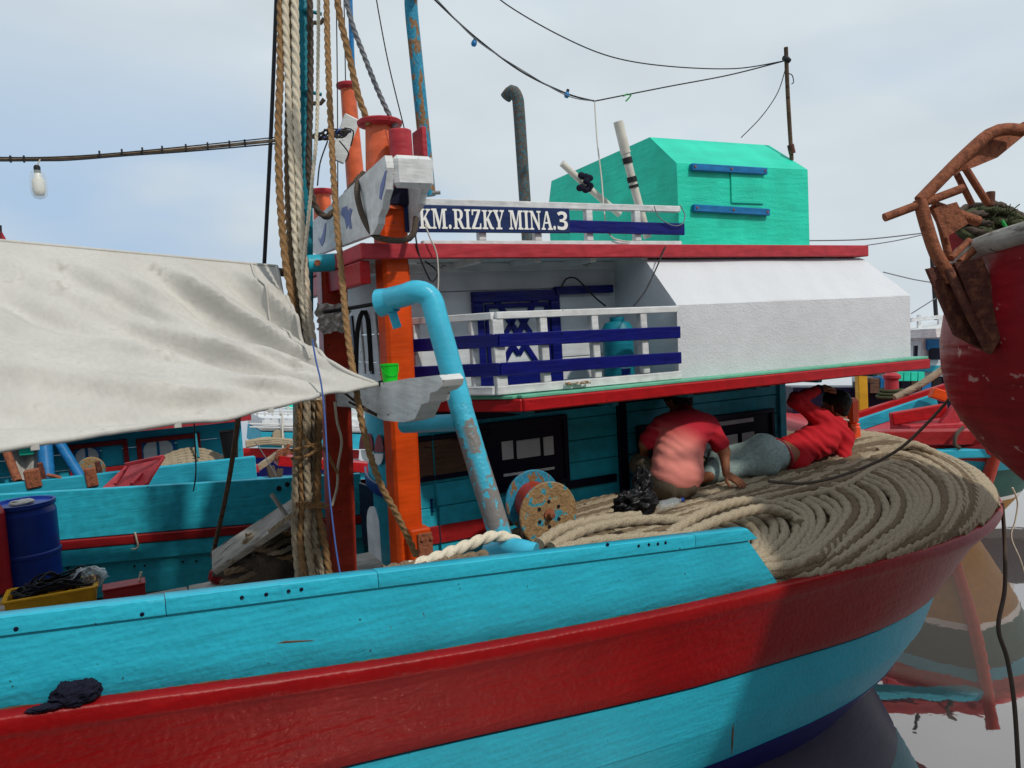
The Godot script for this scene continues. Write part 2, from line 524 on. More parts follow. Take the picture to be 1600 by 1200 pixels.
func water():
	var g := Geo.new()
	g.face([Vector3(-900, 0, 900), Vector3(900, 0, 900), Vector3(900, 0, -900), Vector3(-900, 0, -900)], Vector3.UP)
	var o := part("water", g, "water", self)
	tag(o, "murky brown harbour water mirroring the boats", "water", "", "structure")
	# the quay the photographer stands on and the fish shed along it, behind the camera: they shade the near hull from that side
	g = Geo.new()
	g.cbox(Transform3D(Basis(), Vector3(0, -0.5, 7.4)), Vector3(60, 3.0, 17.0), 0.05)
	o = part("quay", g, "concrete", self)
	tag(o, "grey concrete quay behind the camera", "quay", "", "structure")
	var shed := thing("quay_shed", "long weathered timber shed standing along the quay behind the camera", "shed", Vector3(0, 1.0, 8.0), "", true)
	for k in 70: boxed("wall_board", Vector3(-17.3 + 0.5 * k, 3.6, 7.5 + 0.012 * (k % 2)), Vector3(0.49, 5.2, 0.03), "wood_dark", shed)
	for e in [-9.0, 0.0, 9.0]: boxed("door", Vector3(e, 2.3, 7.44), Vector3(2.6, 2.6, 0.05), "wood_grey", shed)
	beamed("roof", Vector3(-18, 6.35, 9.4), Vector3(18, 6.35, 9.4), 0.08, 4.8, "rust_dark", shed)
	boxed("back_wall", Vector3(0, 3.6, 11.4), Vector3(35, 5.2, 0.06), "wood_dark", shed)
	for e in [-17.5, 17.5]: boxed("end_wall", Vector3(e, 3.6, 9.45), Vector3(0.06, 5.2, 3.8), "wood_dark", shed)

# ---------------------------------------------------------------- near boat
const ZC := -1.25
# hull rows: half breadth, where the round stern starts, its length, then heights by u
var hull_rows := [
	[2.18, 1.99, 2.80, [[-7.0, -0.20], [-3.7, -0.585], [-2.47, -0.727], [-1.16, -0.88], [0.0, -0.965], [1.06, -1.008], [2.5, -1.03], [3.66, -1.06], [4.8, -1.07]]],
	[2.11, 1.44, 2.75, [[-7.0, -0.95], [-3.7, -1.18], [-1.3, -1.31], [0.4, -1.455], [1.1, -1.475], [1.9, -1.50], [2.7, -1.52], [3.25, -1.50], [4.4, -1.42]]],
	[2.05, 1.40, 2.6, [[-7.0, -1.35], [-2.0, -1.63], [0.28, -1.75], [0.8, -1.765], [1.6, -1.76], [2.6, -1.80], [3.2, -1.82], [4.2, -1.75]]],
	[1.93, 1.29, 2.5, [[-7.0, -1.75], [-2.0, -2.0], [0.7, -2.04], [1.3, -2.03], [1.8, -2.03], [2.5, -2.06], [3.0, -2.10], [4.0, -2.05]]],
	[1.62, 1.0, 2.6, [[-7.0, -2.0], [0.0, -2.35], [2.0, -2.48], [4.0, -2.55]]],
	[0.9, 0.4, 2.6, [[-7.0, -2.7], [0.0, -3.0], [4.0, -3.2]]]]
func height_of(tab: Array, u: float) -> float:
	if u <= tab[0][0]: return tab[0][1]
	for k in tab.size() - 1:
		if u <= tab[k + 1][0]:
			var f: float = (u - tab[k][0]) / (tab[k + 1][0] - tab[k][0])
			var m0: float = (tab[k + 1][1] - tab[max(k - 1, 0)][1]) / (tab[k + 1][0] - tab[max(k - 1, 0)][0])
			var e: int = min(k + 2, tab.size() - 1)
			var m1: float = (tab[e][1] - tab[k][1]) / (tab[e][0] - tab[k][0])
			var d: float = tab[k + 1][0] - tab[k][0]
			return (2 * f * f * f - 3 * f * f + 1) * tab[k][1] + (f * f * f - 2 * f * f + f) * d * m0 + (-2 * f * f * f + 3 * f * f) * tab[k + 1][1] + (f * f * f - f * f) * d * m1
	return tab[-1][1]
const NST := 34      # stations along each straight side
const NAR := 40      # stations round the stern
# plan point of a hull row at station k, pushed out by d
func plan(row: Array, k: int, d := 0.0) -> Vector3:
	var b: float = row[0]
	var c: float = row[1]
	var a: float = row[2]
	var u: float
	var z: float
	if k <= NST:
		u = lerp(-7.0, c, float(k) / NST)
		z = b * (1.0 - 0.10 * pow(clamp((-2.6 - u) / 4.0, 0, 1.5), 2.0)) + d
		z = ZC + z
	elif k < NST + NAR:
		var p := PI * (k - NST) / NAR
		u = c + (a + d) * sin(p)
		z = ZC + (b + d) * cos(p)
	else:
		u = lerp(c, -7.0, float(k - NST - NAR) / NST)
		z = ZC - b * (1.0 - 0.10 * pow(clamp((-2.6 - u) / 4.0, 0, 1.5), 2.0)) - d
	return Vector3(u, height_of(row[3], u), z)
func strake(r0: int, r1: int, f0: float, f1: float, d0: float, d1: float, sub: int) -> Geo:
	# surface between two fractions of a hull band, both edges turned in to make a seam
	var g := Geo.new()
	var cols := []
	var off := [[f0, d0 - 0.03], [f0 + 0.001, d0 - 0.006], [f0 + 0.006, d0]]
	for s in range(1, sub): off.append([lerp(f0, f1, float(s) / sub), lerp(d0, d1, float(s) / sub)])
	off.append_array([[f1 - 0.006, d1], [f1 - 0.001, d1 - 0.006], [f1, d1 - 0.03]])
	for k in NST * 2 + NAR + 1:
		var ring := PackedVector3Array()
		for e in off:
			var p0 := plan(hull_rows[r0], k, e[1])
			var p1 := plan(hull_rows[r1], k, e[1])
			var m: float = e[0]
			ring.append(p0.lerp(p1, m))
		cols.append(ring)
	g.grid(cols)
	return g
var boat: Node3D
func rail_z(u: float) -> float:      # near side of the hull at the wale
	if u < 1.99: return ZC + 2.18
	var q: float = clamp((u - 1.99) / 2.80, 0.0, 1.0)
	return ZC + 2.18 * sqrt(1.0 - q * q)

func bul_top(u: float) -> float: return -0.617 - 0.079 * (u - 0.15)   # top of the bulwark

func main_boat():
	boat = thing("fishing_boat", "turquoise, red and white wooden fishing boat with two-storey deckhouse and name board", "boat")
	# --- hull
	var hull := node("hull", boat)
	# red wale with a rounded lip
	var g := Geo.new()
	var prof := [[-0.008, -0.03, 0], [-0.006, 0.006, 0], [0.0, 0.022, 0], [0.012, 0.030, 0], [0.05, 0.032, 0], [0.07, 0.024, 0], [0.08, 0.016, 0]]
	var cols := []
	for k in NST * 2 + NAR + 1:
		var ring := PackedVector3Array()
		for e in prof:
			var p := plan(hull_rows[0], k, e[1])
			ring.append(p - Vector3(0, e[0], 0))
		for s in [0.35, 0.6, 0.8, 0.96, 1.0]:
			var d: float = 0.014 if s < 1.0 else -0.02
			ring.append(plan(hull_rows[0], k, d).lerp(plan(hull_rows[1], k, d), s))
		cols.append(ring)
	g.grid(cols)
	part("wale", g, "red_hull", hull)
	part("strake", strake(1, 2, 0.0, 1.0, 0.0, 0.0, 3), "cyan_hull", hull)
	part("strake", strake(2, 3, 0.0, 1.0, -0.004, -0.004, 3), "cyan_hull", hull)
	part("strake", strake(3, 4, 0.0, 1.0, 0.002, 0.0, 3), "navy_hull", hull)
	part("bottom", strake(4, 5, 0.0, 1.0, 0.0, 0.0, 3), "navy_deep", hull)
	# old caulking squeezed out along the top of the wale, in short broken runs
	for k in 26:
		var pts := PackedVector3Array()
		var rad := []
		var ua: float = -4.2 + 0.205 * k
		for i in 9:
			var u := ua + 0.205 * i / 8.0 * 0.93
			pts.append(Vector3(u, height_of(hull_rows[0][3], u) + 0.006 + rng.randf_range(-0.002, 0.003), 0.909))
			rad.append(rng.randf_range(0.0015, 0.0065) if i > 0 and i < 8 else 0.001)
		tubed("caulking", pts, rad, "wood_dark", hull, 5)
	# scars and a split in the planking, as thin dark slivers of bare timber
	for s in [[415, 1008, 512, 996, 0.011], [1146, 1130, 1143, 1180, 0.010], [660, 955, 664, 968, 0.008], [608, 978, 612, 984, 0.008], [240, 1024, 243, 1046, 0.006]]:
		var zz := 0.905 if s[1] < 1050 else 0.82
		var a := bz(s[0], s[1], zz)
		var b := bz(s[2], s[3], zz)
		tubed("split", PackedVector3Array([a, a.lerp(b, 0.3) + Vector3(0, 0.004, 0), a.lerp(b, 0.7) - Vector3(0, 0.003, 0), b]), [0.001, s[4] * 0.6, s[4] * 0.5, 0.001], "wood_dark", hull, 6)
	# --- near bulwark: planks above the wale, ending in a raking cut
	var bw := node("bulwark", boat)
	var zo := 0.905
	var us := PackedFloat32Array()
	for k in 33: us.append(lerp(-7.0, 0.80, k / 32.0))
	g = Geo.new()
	var rows := []
	for k in us.size():
		var u := us[k]
		var bowin: float = 0.10 * pow(clamp((-2.6 - u) / 4.0, 0, 1.5), 2.0) * 2.1
		var top := bul_top(u) - 0.04
		var bot := height_of(hull_rows[0][3], u) - 0.01
		var ub: float = u + (0.23 if k == us.size() - 1 else 0.23 * max(0.0, (u + 1.0) / 1.8))
		var ut: float = u + (0.0)
		var ring := PackedVector3Array()
		ring.append(Vector3(ut, top, zo - 0.05 - bowin))
		ring.append(Vector3(ut, top, zo - 0.004 - bowin))
		for s in [0.02, 0.3, 0.6, 0.97]:
			ring.append(Vector3(lerp(ut, ub, s), lerp(top, height_of(hull_rows[0][3], ub) - 0.01, s), zo - bowin + 0.004 * sin(s * 3.0)))
		ring.append(Vector3(ub, height_of(hull_rows[0][3], ub) - 0.01, zo - 0.05 - bowin))
		ring.append(Vector3(ut, top, zo - 0.05 - bowin))
		rows.append(ring)
	g.grid(rows)
	var endp := []
	for q in rows[-1].size() - 1: endp.append(rows[-1][q])
	g.face(endp, Vector3.RIGHT)
	part("side_plank", g, "cyan_hull", bw)
	# capping strip in lengths butted end to end, a little proud
	var joints := [-7.0, -4.6, -1.95, -1.17, 0.46, 0.815]
	for k in joints.size() - 1:
		g = Geo.new()
		var a: float = joints[k] + 0.0015
		var b: float = joints[k + 1] - 0.0015
		var rr := []
		for s in 13:
			var u: float = lerp(a, b, s / 12.0)
			var bowin: float = 0.10 * pow(clamp((-2.6 - u) / 4.0, 0, 1.5), 2.0) * 2.1
			var t := bul_top(u)
			var ring := PackedVector3Array()
			for e in [[-0.055, -0.06], [0.0, -0.055], [0.0, 0.0], [-0.004, 0.012], [-0.060, 0.013], [-0.064, 0.008], [-0.064, -0.01], [-0.055, -0.06]]:
				ring.append(Vector3(u + (0.06 if (k == joints.size() - 2 and s == 12 and e[0] < -0.05) else 0.0), t + e[0], zo + e[1] - bowin))
			rr.append(ring)
		g.grid(rr)
		for e in [0, 12]:
			var f := []
			for q in 7: f.append(rr[e][q])
			g.face(f, Vector3.LEFT if e == 0 else Vector3.RIGHT)
		part("cap_strip", g, "cyan_hull", bw)
	# bolt heads
	for p in [[378, 934], [416, 929], [451, 924], [471, 921], [222, 960], [25, 983], [998, 853], [1014, 851], [1028, 850], [1040, 848], [950, 851]]:
		var c := bz(p[0], p[1], zo + 0.013)
		g = Geo.new()
		g.lathe([[0.0, 0.004], [0.006, 0.003], [0.008, 0.0], [0.008, -0.006]], Transform3D(Basis(Vector3.RIGHT, PI / 2), c), 10)
		part("bolt", g, "navy_deep", bw)
	# --- deck planks
	var deck := node("deck", boat)
	for k in 22:
		var z0: float = 0.49 - 0.175 * k
		beamed("plank", Vector3(-7.0, -1.72 - 0.003 * (k % 3), z0 - 0.08), Vector3(0.4, -1.72 - 0.003 * (k % 2), z0 - 0.08), 0.05, 0.165, "wood", deck, Vector3.UP, 0.006)
	# raised hatch boards by the near bulwark
	for k in 15:
		var u: float = -5.2 + 0.33 * k
		beamed("hatch_board", Vector3(u, -1.26 + 0.004 * (k % 2), 0.7), Vector3(u, -1.26 + 0.004 * (k % 3), -2.75 if u < -2.3 else -1.88), 0.035, 0.322, "wood_grey", deck, Vector3.UP, 0.008)
	boxed("hatch_coaming", Vector3(-2.8, -1.50, -1.78), Vector3(5.0, 0.42, 0.05), "wood_dark", deck)
	g = Geo.new()
	rows = []
	for k in NST * 2 + NAR + 1:
		var p := plan(hull_rows[0], k, -0.06)
		if p.x < -0.2: continue
		rows.append(PackedVector3Array([Vector3(p.x, p.y - 0.06, p.z), Vector3(p.x, p.y - 0.06, ZC)]))
	g.grid(rows)
	part("stern_deck", g, "wood_dark", deck)
	# --- far bulwark (inner face seen across the deck)
	var fb := node("bulwark_across_deck", boat)
	var zf := -3.22
	for e in [[0.0, 0.44, "cyan", 0.06], [0.44, 0.525, "red_dark", 0.12], [0.525, 0.68, "cyan", 0.10], [0.67, 1.0, "cyan", 0.05]]:
		g = Geo.new()
		var tl := bz(-400, 795, zf)
		var tr := bz(560, 739, zf)
		var bl := tl - Vector3(0, 0.91, 0)
		var br := tr - Vector3(0, 0.91, 0)
		var a := tl.lerp(bl, (e[0] + e[1]) * 0.5)
		var b := tr.lerp(br, (e[0] + e[1]) * 0.5)
		g.beam(a, b, tl.distance_to(bl) * (e[1] - e[0]) - 0.004, e[3], Vector3.UP, 0.006)
		part("rail_strip" if e[2] == "red_dark" else "side_plank", g, e[2], fb)
	for p in [[436, 763, 0.022], [449, 757, 0.02], [106, 888, 0.008], [142, 887, 0.008], [210, 885, 0.008], [226, 884, 0.008], [286, 878, 0.008], [307, 877, 0.008], [113, 847, 0.008]]:
		var c := bz(p[0], p[1], zf + 0.033)
		g = Geo.new()
		g.lathe([[0.0, 0.006], [p[2], 0.004], [p[2] * 1.1, 0.0], [p[2] * 1.1, -0.01]], Transform3D(Basis(Vector3.RIGHT, PI / 2), c), 12)
		part("bolt", g, "dark", fb)
	for x in [170, 255, 345]:
		var a := bz(x, 905, zf - 0.02)
		beamed("stanchion", a + Vector3(0, 0.2, -0.08), a - Vector3(0, 0.45, 0.08), 0.22, 0.10, "wood_dark", fb, Vector3.RIGHT, 0.01)
	g = Geo.new()
	g.beam(Vector3(-7, -1.85, zf - 0.3), Vector3(0.5, -1.95, zf - 0.3), 0.9, 0.03)
	part("waterway_board", g, "dark", fb)
	deckhouse()
	stern_frame()

func planked(called: String, parent: Node3D, u0: float, u1: float, v0: float, v1: float, z: float, n: int, mat_: String, thick := 0.025, slope := 0.0):
	var h := (v1 - v0) / n
	for k in n:
		var v := v0 + h * (k + 0.5)
		beamed(called, Vector3(u0, v, z), Vector3(u1, v + slope * (u1 - u0), z), h - 0.004, thick + 0.002 * (k % 2), mat_, parent, Vector3.UP, 0.004)

func frame(called: String, parent: Node3D, a: Vector3, b: Vector3, w: float, t: float, mat_: String):
	# rectangular frame in an x-y plane, a = lower left, b = upper right (outer corners)
	var g := Geo.new()
	g.cbox(Transform3D(Basis(), Vector3((a.x + b.x) / 2, a.y + w / 2, a.z)), Vector3(b.x - a.x, w, t))
	g.cbox(Transform3D(Basis(), Vector3((a.x + b.x) / 2, b.y - w / 2, a.z)), Vector3(b.x - a.x, w, t))
	g.cbox(Transform3D(Basis(), Vector3(a.x + w / 2, (a.y + b.y) / 2, a.z)), Vector3(w, b.y - a.y - 2 * w - 0.001, t))
	g.cbox(Transform3D(Basis(), Vector3(b.x - w / 2, (a.y + b.y) / 2, a.z)), Vector3(w, b.y - a.y - 2 * w - 0.001, t))
	return part(called, g, mat_, parent)

func deckhouse():
	var g: Geo
	# ---------- lower cabin
	var low := node("lower_cabin", boat)
	var zw := -0.70
	var n := 8
	planked("wall_plank", low, -0.42, 2.72, -1.30, -0.06, zw, n, "cyan")
	boxed("wall_core", Vector3(1.15, -0.66, zw - 0.09), Vector3(3.1, 1.2, 0.12), "dark", low)
	boxed("corner_post", Vector3(2.74, -0.66, zw), Vector3(0.07, 1.2, 0.07), "cyan", low)
	planked("aft_plank", low, 0, 0, 0, 0, 0, 0, "cyan")
	for k in 7:
		beamed("aft_plank", Vector3(2.74, -1.2 + 0.17 * k, zw - 0.04), Vector3(2.74, -1.2 + 0.17 * k, -2.4), 0.166, 0.025, "cyan", low)
	# red band low on the wall
	var a := bz(668, 838, zw + 0.02)
	beamed("wall_band", Vector3(-0.42, a.y, zw + 0.02), Vector3(0.12, a.y - 0.005, zw + 0.02), 0.115, 0.016, "red_dark", low)
	# opening with a plywood board behind the leaning pipe
	a = bz(658, 748, zw + 0.02)
	var b := bz(738, 680, zw + 0.02)
	boxed("hatch_opening", Vector3((a.x + b.x) / 2 + 0.02, (a.y + b.y) / 2, zw + 0.016), Vector3(b.x - a.x + 0.12, b.y - a.y, 0.014), "wood_dark", low)
	frame("hatch_frame", low, Vector3(a.x - 0.05, a.y - 0.02, zw + 0.024), Vector3(b.x + 0.13, b.y + 0.03, zw + 0.024), 0.03, 0.03, "navy_deep")
	# sliding windows in navy frames: [outer box px][white panes px]
	var wins := [
		[[750, 650, 882, 772], [[785, 688, 801, 719], [808, 684, 843, 717], [850, 681, 864, 712], [787, 729, 866, 745]]],
		[[1000, 640, 1206, 745], [[1108, 652, 1177, 668], [1100, 678, 1152, 708], [1160, 674, 1178, 704], [1098, 700, 1116, 740]]]]
	for w in wins:
		var o: Array = w[0]
		a = bz(o[0], o[3], zw + 0.03)
		b = bz(o[2], o[1], zw + 0.03)
		var wn := node("window", low)
		boxed("sash", Vector3((a.x + b.x) / 2, (a.y + b.y) / 2, zw + 0.022), Vector3(b.x - a.x, b.y - a.y, 0.022), "navy_deep", wn)
		frame("frame", wn, Vector3(a.x - 0.012, a.y - 0.012, zw + 0.034), Vector3(b.x + 0.012, b.y + 0.012, zw + 0.034), 0.035, 0.036, "navy_deep")
		for p in w[1]:
			var c := bz(p[0], p[3], zw + 0.035)
			var d := bz(p[2], p[1], zw + 0.035)
			boxed("pane", Vector3((c.x + d.x) / 2, (c.y + d.y) / 2, zw + 0.036), Vector3(abs(d.x - c.x), abs(d.y - c.y), 0.008), "white_wall", wn, 0.002)
	# navy battens: upright by the seated man, rail under the panel
	a = bz(978, 800, zw + 0.03)
	boxed("batten", Vector3(a.x, -0.68, zw + 0.028), Vector3(0.075, 1.15, 0.03), "navy_deep", low)
	a = bz(925, 752, zw + 0.03)
	boxed("batten", Vector3(a.x, a.y, zw + 0.026), Vector3(0.42, 0.055, 0.026), "navy_deep", low)
	boxed("batten", Vector3(1.1, -0.10, zw + 0.03), Vector3(3.0, 0.09, 0.03), "navy_deep", low)
	# curved forward bulkhead seen between the posts
	g = Geo.new()
	var rows := []
	for k in 15:
		var f := k / 14.0
		var z: float = lerp(-0.66, -2.2, f)
		var u := -0.30 - 0.14 * sin(f * PI)
		rows.append(PackedVector3Array([Vector3(u, -0.68, z), Vector3(u, -0.4, z), Vector3(u, -0.06, z)]))
	g.grid(rows)
	part("front_panel", g, "cyan", low)
	g = Geo.new()
	rows = []
	var rows2 := []
	for k in 15:
		var f := k / 14.0
		var z: float = lerp(-0.66, -2.2, f)
		var u := -0.30 - 0.14 * sin(f * PI)
		rows.append(PackedVector3Array([Vector3(u - 0.012, -0.62, z), Vector3(u - 0.03, -0.62, z), Vector3(u - 0.03, -0.70, z), Vector3(u - 0.012, -0.70, z)]))
		rows2.append(PackedVector3Array([Vector3(u + 0.01, -0.68, z), Vector3(u + 0.01, -1.35, z)]))
	g.grid(rows)
	part("front_moulding", g, "navy", low)
	g = Geo.new()
	g.grid(rows2)
	part("front_lower_panel", g, "teal", low)
	# front door panel: navy with a white arched pane
	var dn := node("front_door", low)
	a = bx(568, 800, -0.41)
	b = bx(608, 800, -0.345)
	beamed("leaf", Vector3(-0.425, -0.96, a.z), Vector3(-0.365, -0.96, b.z), 0.50, 0.02, "navy_deep", dn)
	g = Geo.new()
	var pz := PackedVector2Array()
	var c0 := bx(580, 880, -0.41)
	var c1 := bx(598, 825, -0.41)
	var hw := (c1.z - c0.z) / 2.0
	pz.append(Vector2(-hw, -0.16)); pz.append(Vector2(hw, -0.16))
	for k in 9: pz.append(Vector2(hw * cos(PI * k / 8), 0.08 + hw * sin(PI * k / 8)))
	g.extrude(pz, Transform3D(Basis(Vector3.BACK, Vector3.UP, Vector3.LEFT), Vector3(-0.412, (c0.y + c1.y) / 2 + 0.04, (c0.z + c1.z) / 2)), 0.012)
	part("pane", g, "white_wall", dn)
	# painted emblem on the bulkhead: red domes over white bowls
	var em := node("emblem", low)
	for e in [[0, "red_dark"], [1, "letter"]]:
		for q in [[558, 704, 8], [574, 706, 6], [590, 708, 7]]:
			var pg := PackedVector2Array()
			for k in 9:
				var an := PI * k / 8.0
				var w3 := bx(q[0] - cos(an) * q[2], q[1] + (-28.0 * sin(an) - 1.0 if e[0] == 0 else 18.0 * sin(an) + 1.0), -0.462)
				pg.append(Vector2(w3.z, w3.y))
			var uu := -0.30 - 0.14 * sin(clamp((-0.66 - pg[4].x) / 1.54, 0.0, 1.0) * PI)
			g = Geo.new()
			g.extrude(pg, Transform3D(Basis(Vector3.BACK, Vector3.UP, Vector3.LEFT), Vector3(uu - 0.012, 0, 0)), 0.004)
			part("stroke", g, e[1], em)
	# ---------- upper deck slab with its red fascia and green lip
	var up := node("upper_deck", boat)
	var out := [Vector2(3.60, 0.0), Vector2(0.0, 0.0), Vector2(-0.36, -0.50), Vector2(-0.36, -2.1), Vector2(0.0, -2.6), Vector2(3.60, -2.6)]
	var poly := PackedVector2Array()
	for p in out: poly.append(Vector2(p.x, -p.y))
	g = Geo.new()
	g.extrude(poly, Transform3D(Basis(Vector3.RIGHT, Vector3.FORWARD, Vector3.UP), Vector3(0, -0.02, 0)), 0.05)
	part("floor", g, "teal", up)
	for e in [[Vector3(3.60, -0.012, 0.012), Vector3(0.0, 0.0, 0.012)], [Vector3(0.0, 0.0, 0.012), Vector3(-0.36, 0.0, -0.50)], [Vector3(3.61, -0.012, 0.0), Vector3(3.61, -0.012, -2.6)]]:
		beamed("fascia", e[0] - Vector3(0, 0.005, 0), e[1] - Vector3(0, 0.005, 0), 0.075, 0.03, "red", up, Vector3.UP, 0.008)
	beamed("lip", Vector3(3.60, 0.030, -0.045), Vector3(0.0, 0.043, -0.045), 0.02, 0.11, "green_trim", up, Vector3.UP, 0.004)
	beamed("lip", Vector3(0.0, 0.043, -0.045), Vector3(-0.36, 0.043, -0.545), 0.02, 0.11, "green_trim", up, Vector3.UP, 0.004)
	beamed("lip", Vector3(3.57, 0.028, -0.11), Vector3(3.57, 0.028, -2.5), 0.02, 0.09, "green_trim", up, Vector3.UP, 0.004)
	for k in 6: beamed("deck_beam", Vector3(0.1 + 0.6 * k, -0.055, -0.08), Vector3(0.1 + 0.6 * k, -0.055, -0.66), 0.05, 0.05, "teal", up)
	# ---------- upper cabin wall
	var uw := node("upper_cabin", boat)
	var zu := -0.80
	planked("wall_plank", uw, -0.36, 1.30, 0.05, 0.86, zu, 5, "white_wall", 0.025)
	beamed("wall_core", Vector3(-0.3, 0.45, zu - 0.06), Vector3(3.4, 0.45, zu - 0.06), 0.8, 0.06, "white_wall", uw)
	for k in 4: beamed("side_plank", Vector3(-0.38, 0.14 + 0.205 * k, zu), Vector3(-0.38, 0.14 + 0.205 * k, -2.4), 0.20, 0.025, "white_wall", uw)
	for k in 6:   # striped screen hung on the forward wall
		var q := bx(528 + 12 * k, 520 - 4 * k, -0.40)
		beamed("screen_slat", Vector3(-0.402, 0.16, q.z), Vector3(-0.402, 0.60, q.z - 0.03), 0.06, 0.012, "navy_deep" if k % 2 == 0 else "white_old", uw, Vector3.BACK)
	# door with crossed navy mouldings
	var dr := node("door", uw)
	a = bz(745, 603, zu + 0.03)
	b = bz(872, 452, zu + 0.03)
	frame("frame", dr, Vector3(a.x, 0.05, zu + 0.03), Vector3(b.x, b.y, zu + 0.03), 0.075, 0.04, "navy")
	frame("inner_frame", dr, Vector3(a.x + 0.09, 0.12, zu + 0.026), Vector3(b.x - 0.085, b.y - 0.085, zu + 0.026), 0.03, 0.03, "navy")
	var mx := (a.x + b.x) / 2
	var my := (0.1 + b.y) / 2
	for s in [-1, 1]:
		beamed("cross_bar", Vector3(mx - 0.17 * s, my - 0.26, zu + 0.028 + 0.002 * s), Vector3(mx + 0.17 * s, my + 0.26, zu + 0.028 + 0.002 * s), 0.04, 0.02, "navy", dr, Vector3.RIGHT)
		beamed("cross_bar", Vector3(mx - 0.1 * s, my - 0.0, zu + 0.026), Vector3(mx + 0.0 * s, my + 0.14, zu + 0.026), 0.035, 0.02, "navy", dr, Vector3.RIGHT)
		beamed("cross_bar", Vector3(mx - 0.1 * s, my - 0.0, zu + 0.025), Vector3(mx + 0.0 * s, my - 0.14, zu + 0.025), 0.035, 0.02, "navy", dr, Vector3.RIGHT)
	boxed("panel", Vector3(mx, my, zu + 0.014), Vector3(b.x - a.x - 0.1, b.y - 0.1, 0.012), "white_wall", dr)
	a = bz(868, 454, zu + 0.05)
	b = bz(957, 453, zu + 0.05)
	beamed("curtain_rail", Vector3(a.x, a.y, zu + 0.04), Vector3(b.x, a.y, zu + 0.04), 0.055, 0.05, "navy", uw)
	# white berth built out over the deck edge: side wall, slope, ends
	var be := node("berth_box", boat)
	var u0 := 1.225
	var u1 := 3.545
	g = Geo.new()
	var sec := [Vector2(0.03, -0.10), Vector2(0.528, -0.10), Vector2(0.538, -0.108), Vector2(0.845, -0.405), Vector2(0.86, -0.45), Vector2(0.86, -0.80)]
	rows = []
	for k in 25:
		var f := k / 24.0
		var r := PackedVector3Array()
		for s in sec.size():
			var q: Vector2 = sec[s]
			var uu: float = lerp(u0, u1 - (0.14 if s >= 3 else 0.0), f)
			r.append(Vector3(uu, q.x - 0.008 * f * (1 if s > 0 else 0), q.y + 0.004 * sin(uu * 5.0 + s)))
		rows.append(r)
	for s in sec.size() - 1:
		var strip := []
		for r in rows: strip.append(PackedVector3Array([r[s], r[s].lerp(r[s + 1], 0.5), r[s + 1]]))
		g.grid(strip)
	part("shell", g, "white_plaster", be)
	for e in [0, 24]:
		g = Geo.new()
		var p := []
		for s in sec.size(): p.append(rows[e][s])
		p.append(Vector3(rows[e][0].x, 0.03, -0.80))
		g.face(p, Vector3.LEFT if e == 0 else Vector3.RIGHT)
		part("end_wall", g, "white_plaster", be)
	# ---------- roof
	var rf := node("roof", boat)
	var zr := -0.38
	boxed("roof_deck", Vector3(1.335, 0.925, -1.40), Vector3(4.05, 0.04, 2.0), "white_old", rf)
	for k in 11: beamed("soffit_plank", Vector3(-0.70, 0.893, -0.46 - 0.178 * k), Vector3(3.36, 0.888, -0.46 - 0.178 * k), 0.018, 0.172, "white_old", rf, Vector3.UP, 0.003)
	for k in 5: beamed("roof_beam", Vector3(-0.45 + 0.42 * k, 0.865, -0.42), Vector3(-0.45 + 0.42 * k, 0.865, -0.79), 0.04, 0.05, "white_old", rf)
	beamed("roof_beam", Vector3(-0.6, 0.85, -0.77), Vector3(1.25, 0.85, -0.77), 0.06, 0.03, "white_old", rf)
	beamed("fascia", Vector3(-0.745, 0.916, zr), Vector3(3.39, 0.902, zr), 0.088, 0.035, "red_faded", rf, Vector3.UP, 0.006)
	beamed("fascia", Vector3(-0.755, 0.918, zr + 0.015), Vector3(-0.755, 0.918, -2.42), 0.088, 0.035, "red_faded", rf, Vector3.UP, 0.006)
	beamed("fascia", Vector3(3.40, 0.902, zr + 0.015), Vector3(3.40, 0.902, -2.42), 0.088, 0.035, "red_faded", rf, Vector3.UP, 0.006)
	beamed("fascia_block", Vector3(-0.745, 0.80, zr - 0.02), Vector3(-0.745, 0.80, -1.9), 0.13, 0.06, "red", rf, Vector3.UP, 0.006)
	# ---------- balustrades
	var bal := node("balustrade", boat)
	var zb := -0.085
	var R0 := Vector3(-0.10, 0, zb)
	var R1 := Vector3(1.205, 0, zb)
	var L0 := Vector3(-0.43, 0, zb - 0.50)
	beamed("top_rail", R0 + Vector3(0, 0.515, 0), R1 + Vector3(0, 0.503, 0), 0.042, 0.06, "white_paint", bal)
	beamed("top_rail", L0 + Vector3(0, 0.512, 0), R0 + Vector3(-0.006, 0.514, 0), 0.042, 0.055, "white_paint", bal)
	beamed("bottom_rail", R0 + Vector3(-0.02, 0.085, 0), R1 + Vector3(0.01, 0.075, 0), 0.05, 0.06, "white_paint", bal)
	beamed("bottom_rail", L0 + Vector3(0, 0.087, 0), R0 + Vector3(-0.02, 0.086, 0), 0.05, 0.055, "white_paint", bal)
	for h in [[0.365, 0.077], [0.200, 0.075]]:
		beamed("board", R0 + Vector3(0.0, h[0] + 0.008, 0.036), R1 + Vector3(0.0, h[0] - 0.012, 0.036), h[1], 0.018, "navy", bal)
		beamed("board", L0 + Vector3(-0.03, h[0] + 0.0, 0.03), R0 + Vector3(-0.004, h[0] + 0.008, 0.036), h[1], 0.018, "navy", bal)
	for x in [777, 848, 928, 1004]:
		var q := bz(x, 540, zb)
		var w: float = 0.07 if x == 777 else 0.05
		beamed("baluster", Vector3(q.x + 0.01, 0.108, zb), Vector3(q.x, 0.494, zb), w, 0.05, "white_paint", bal, Vector3.RIGHT)
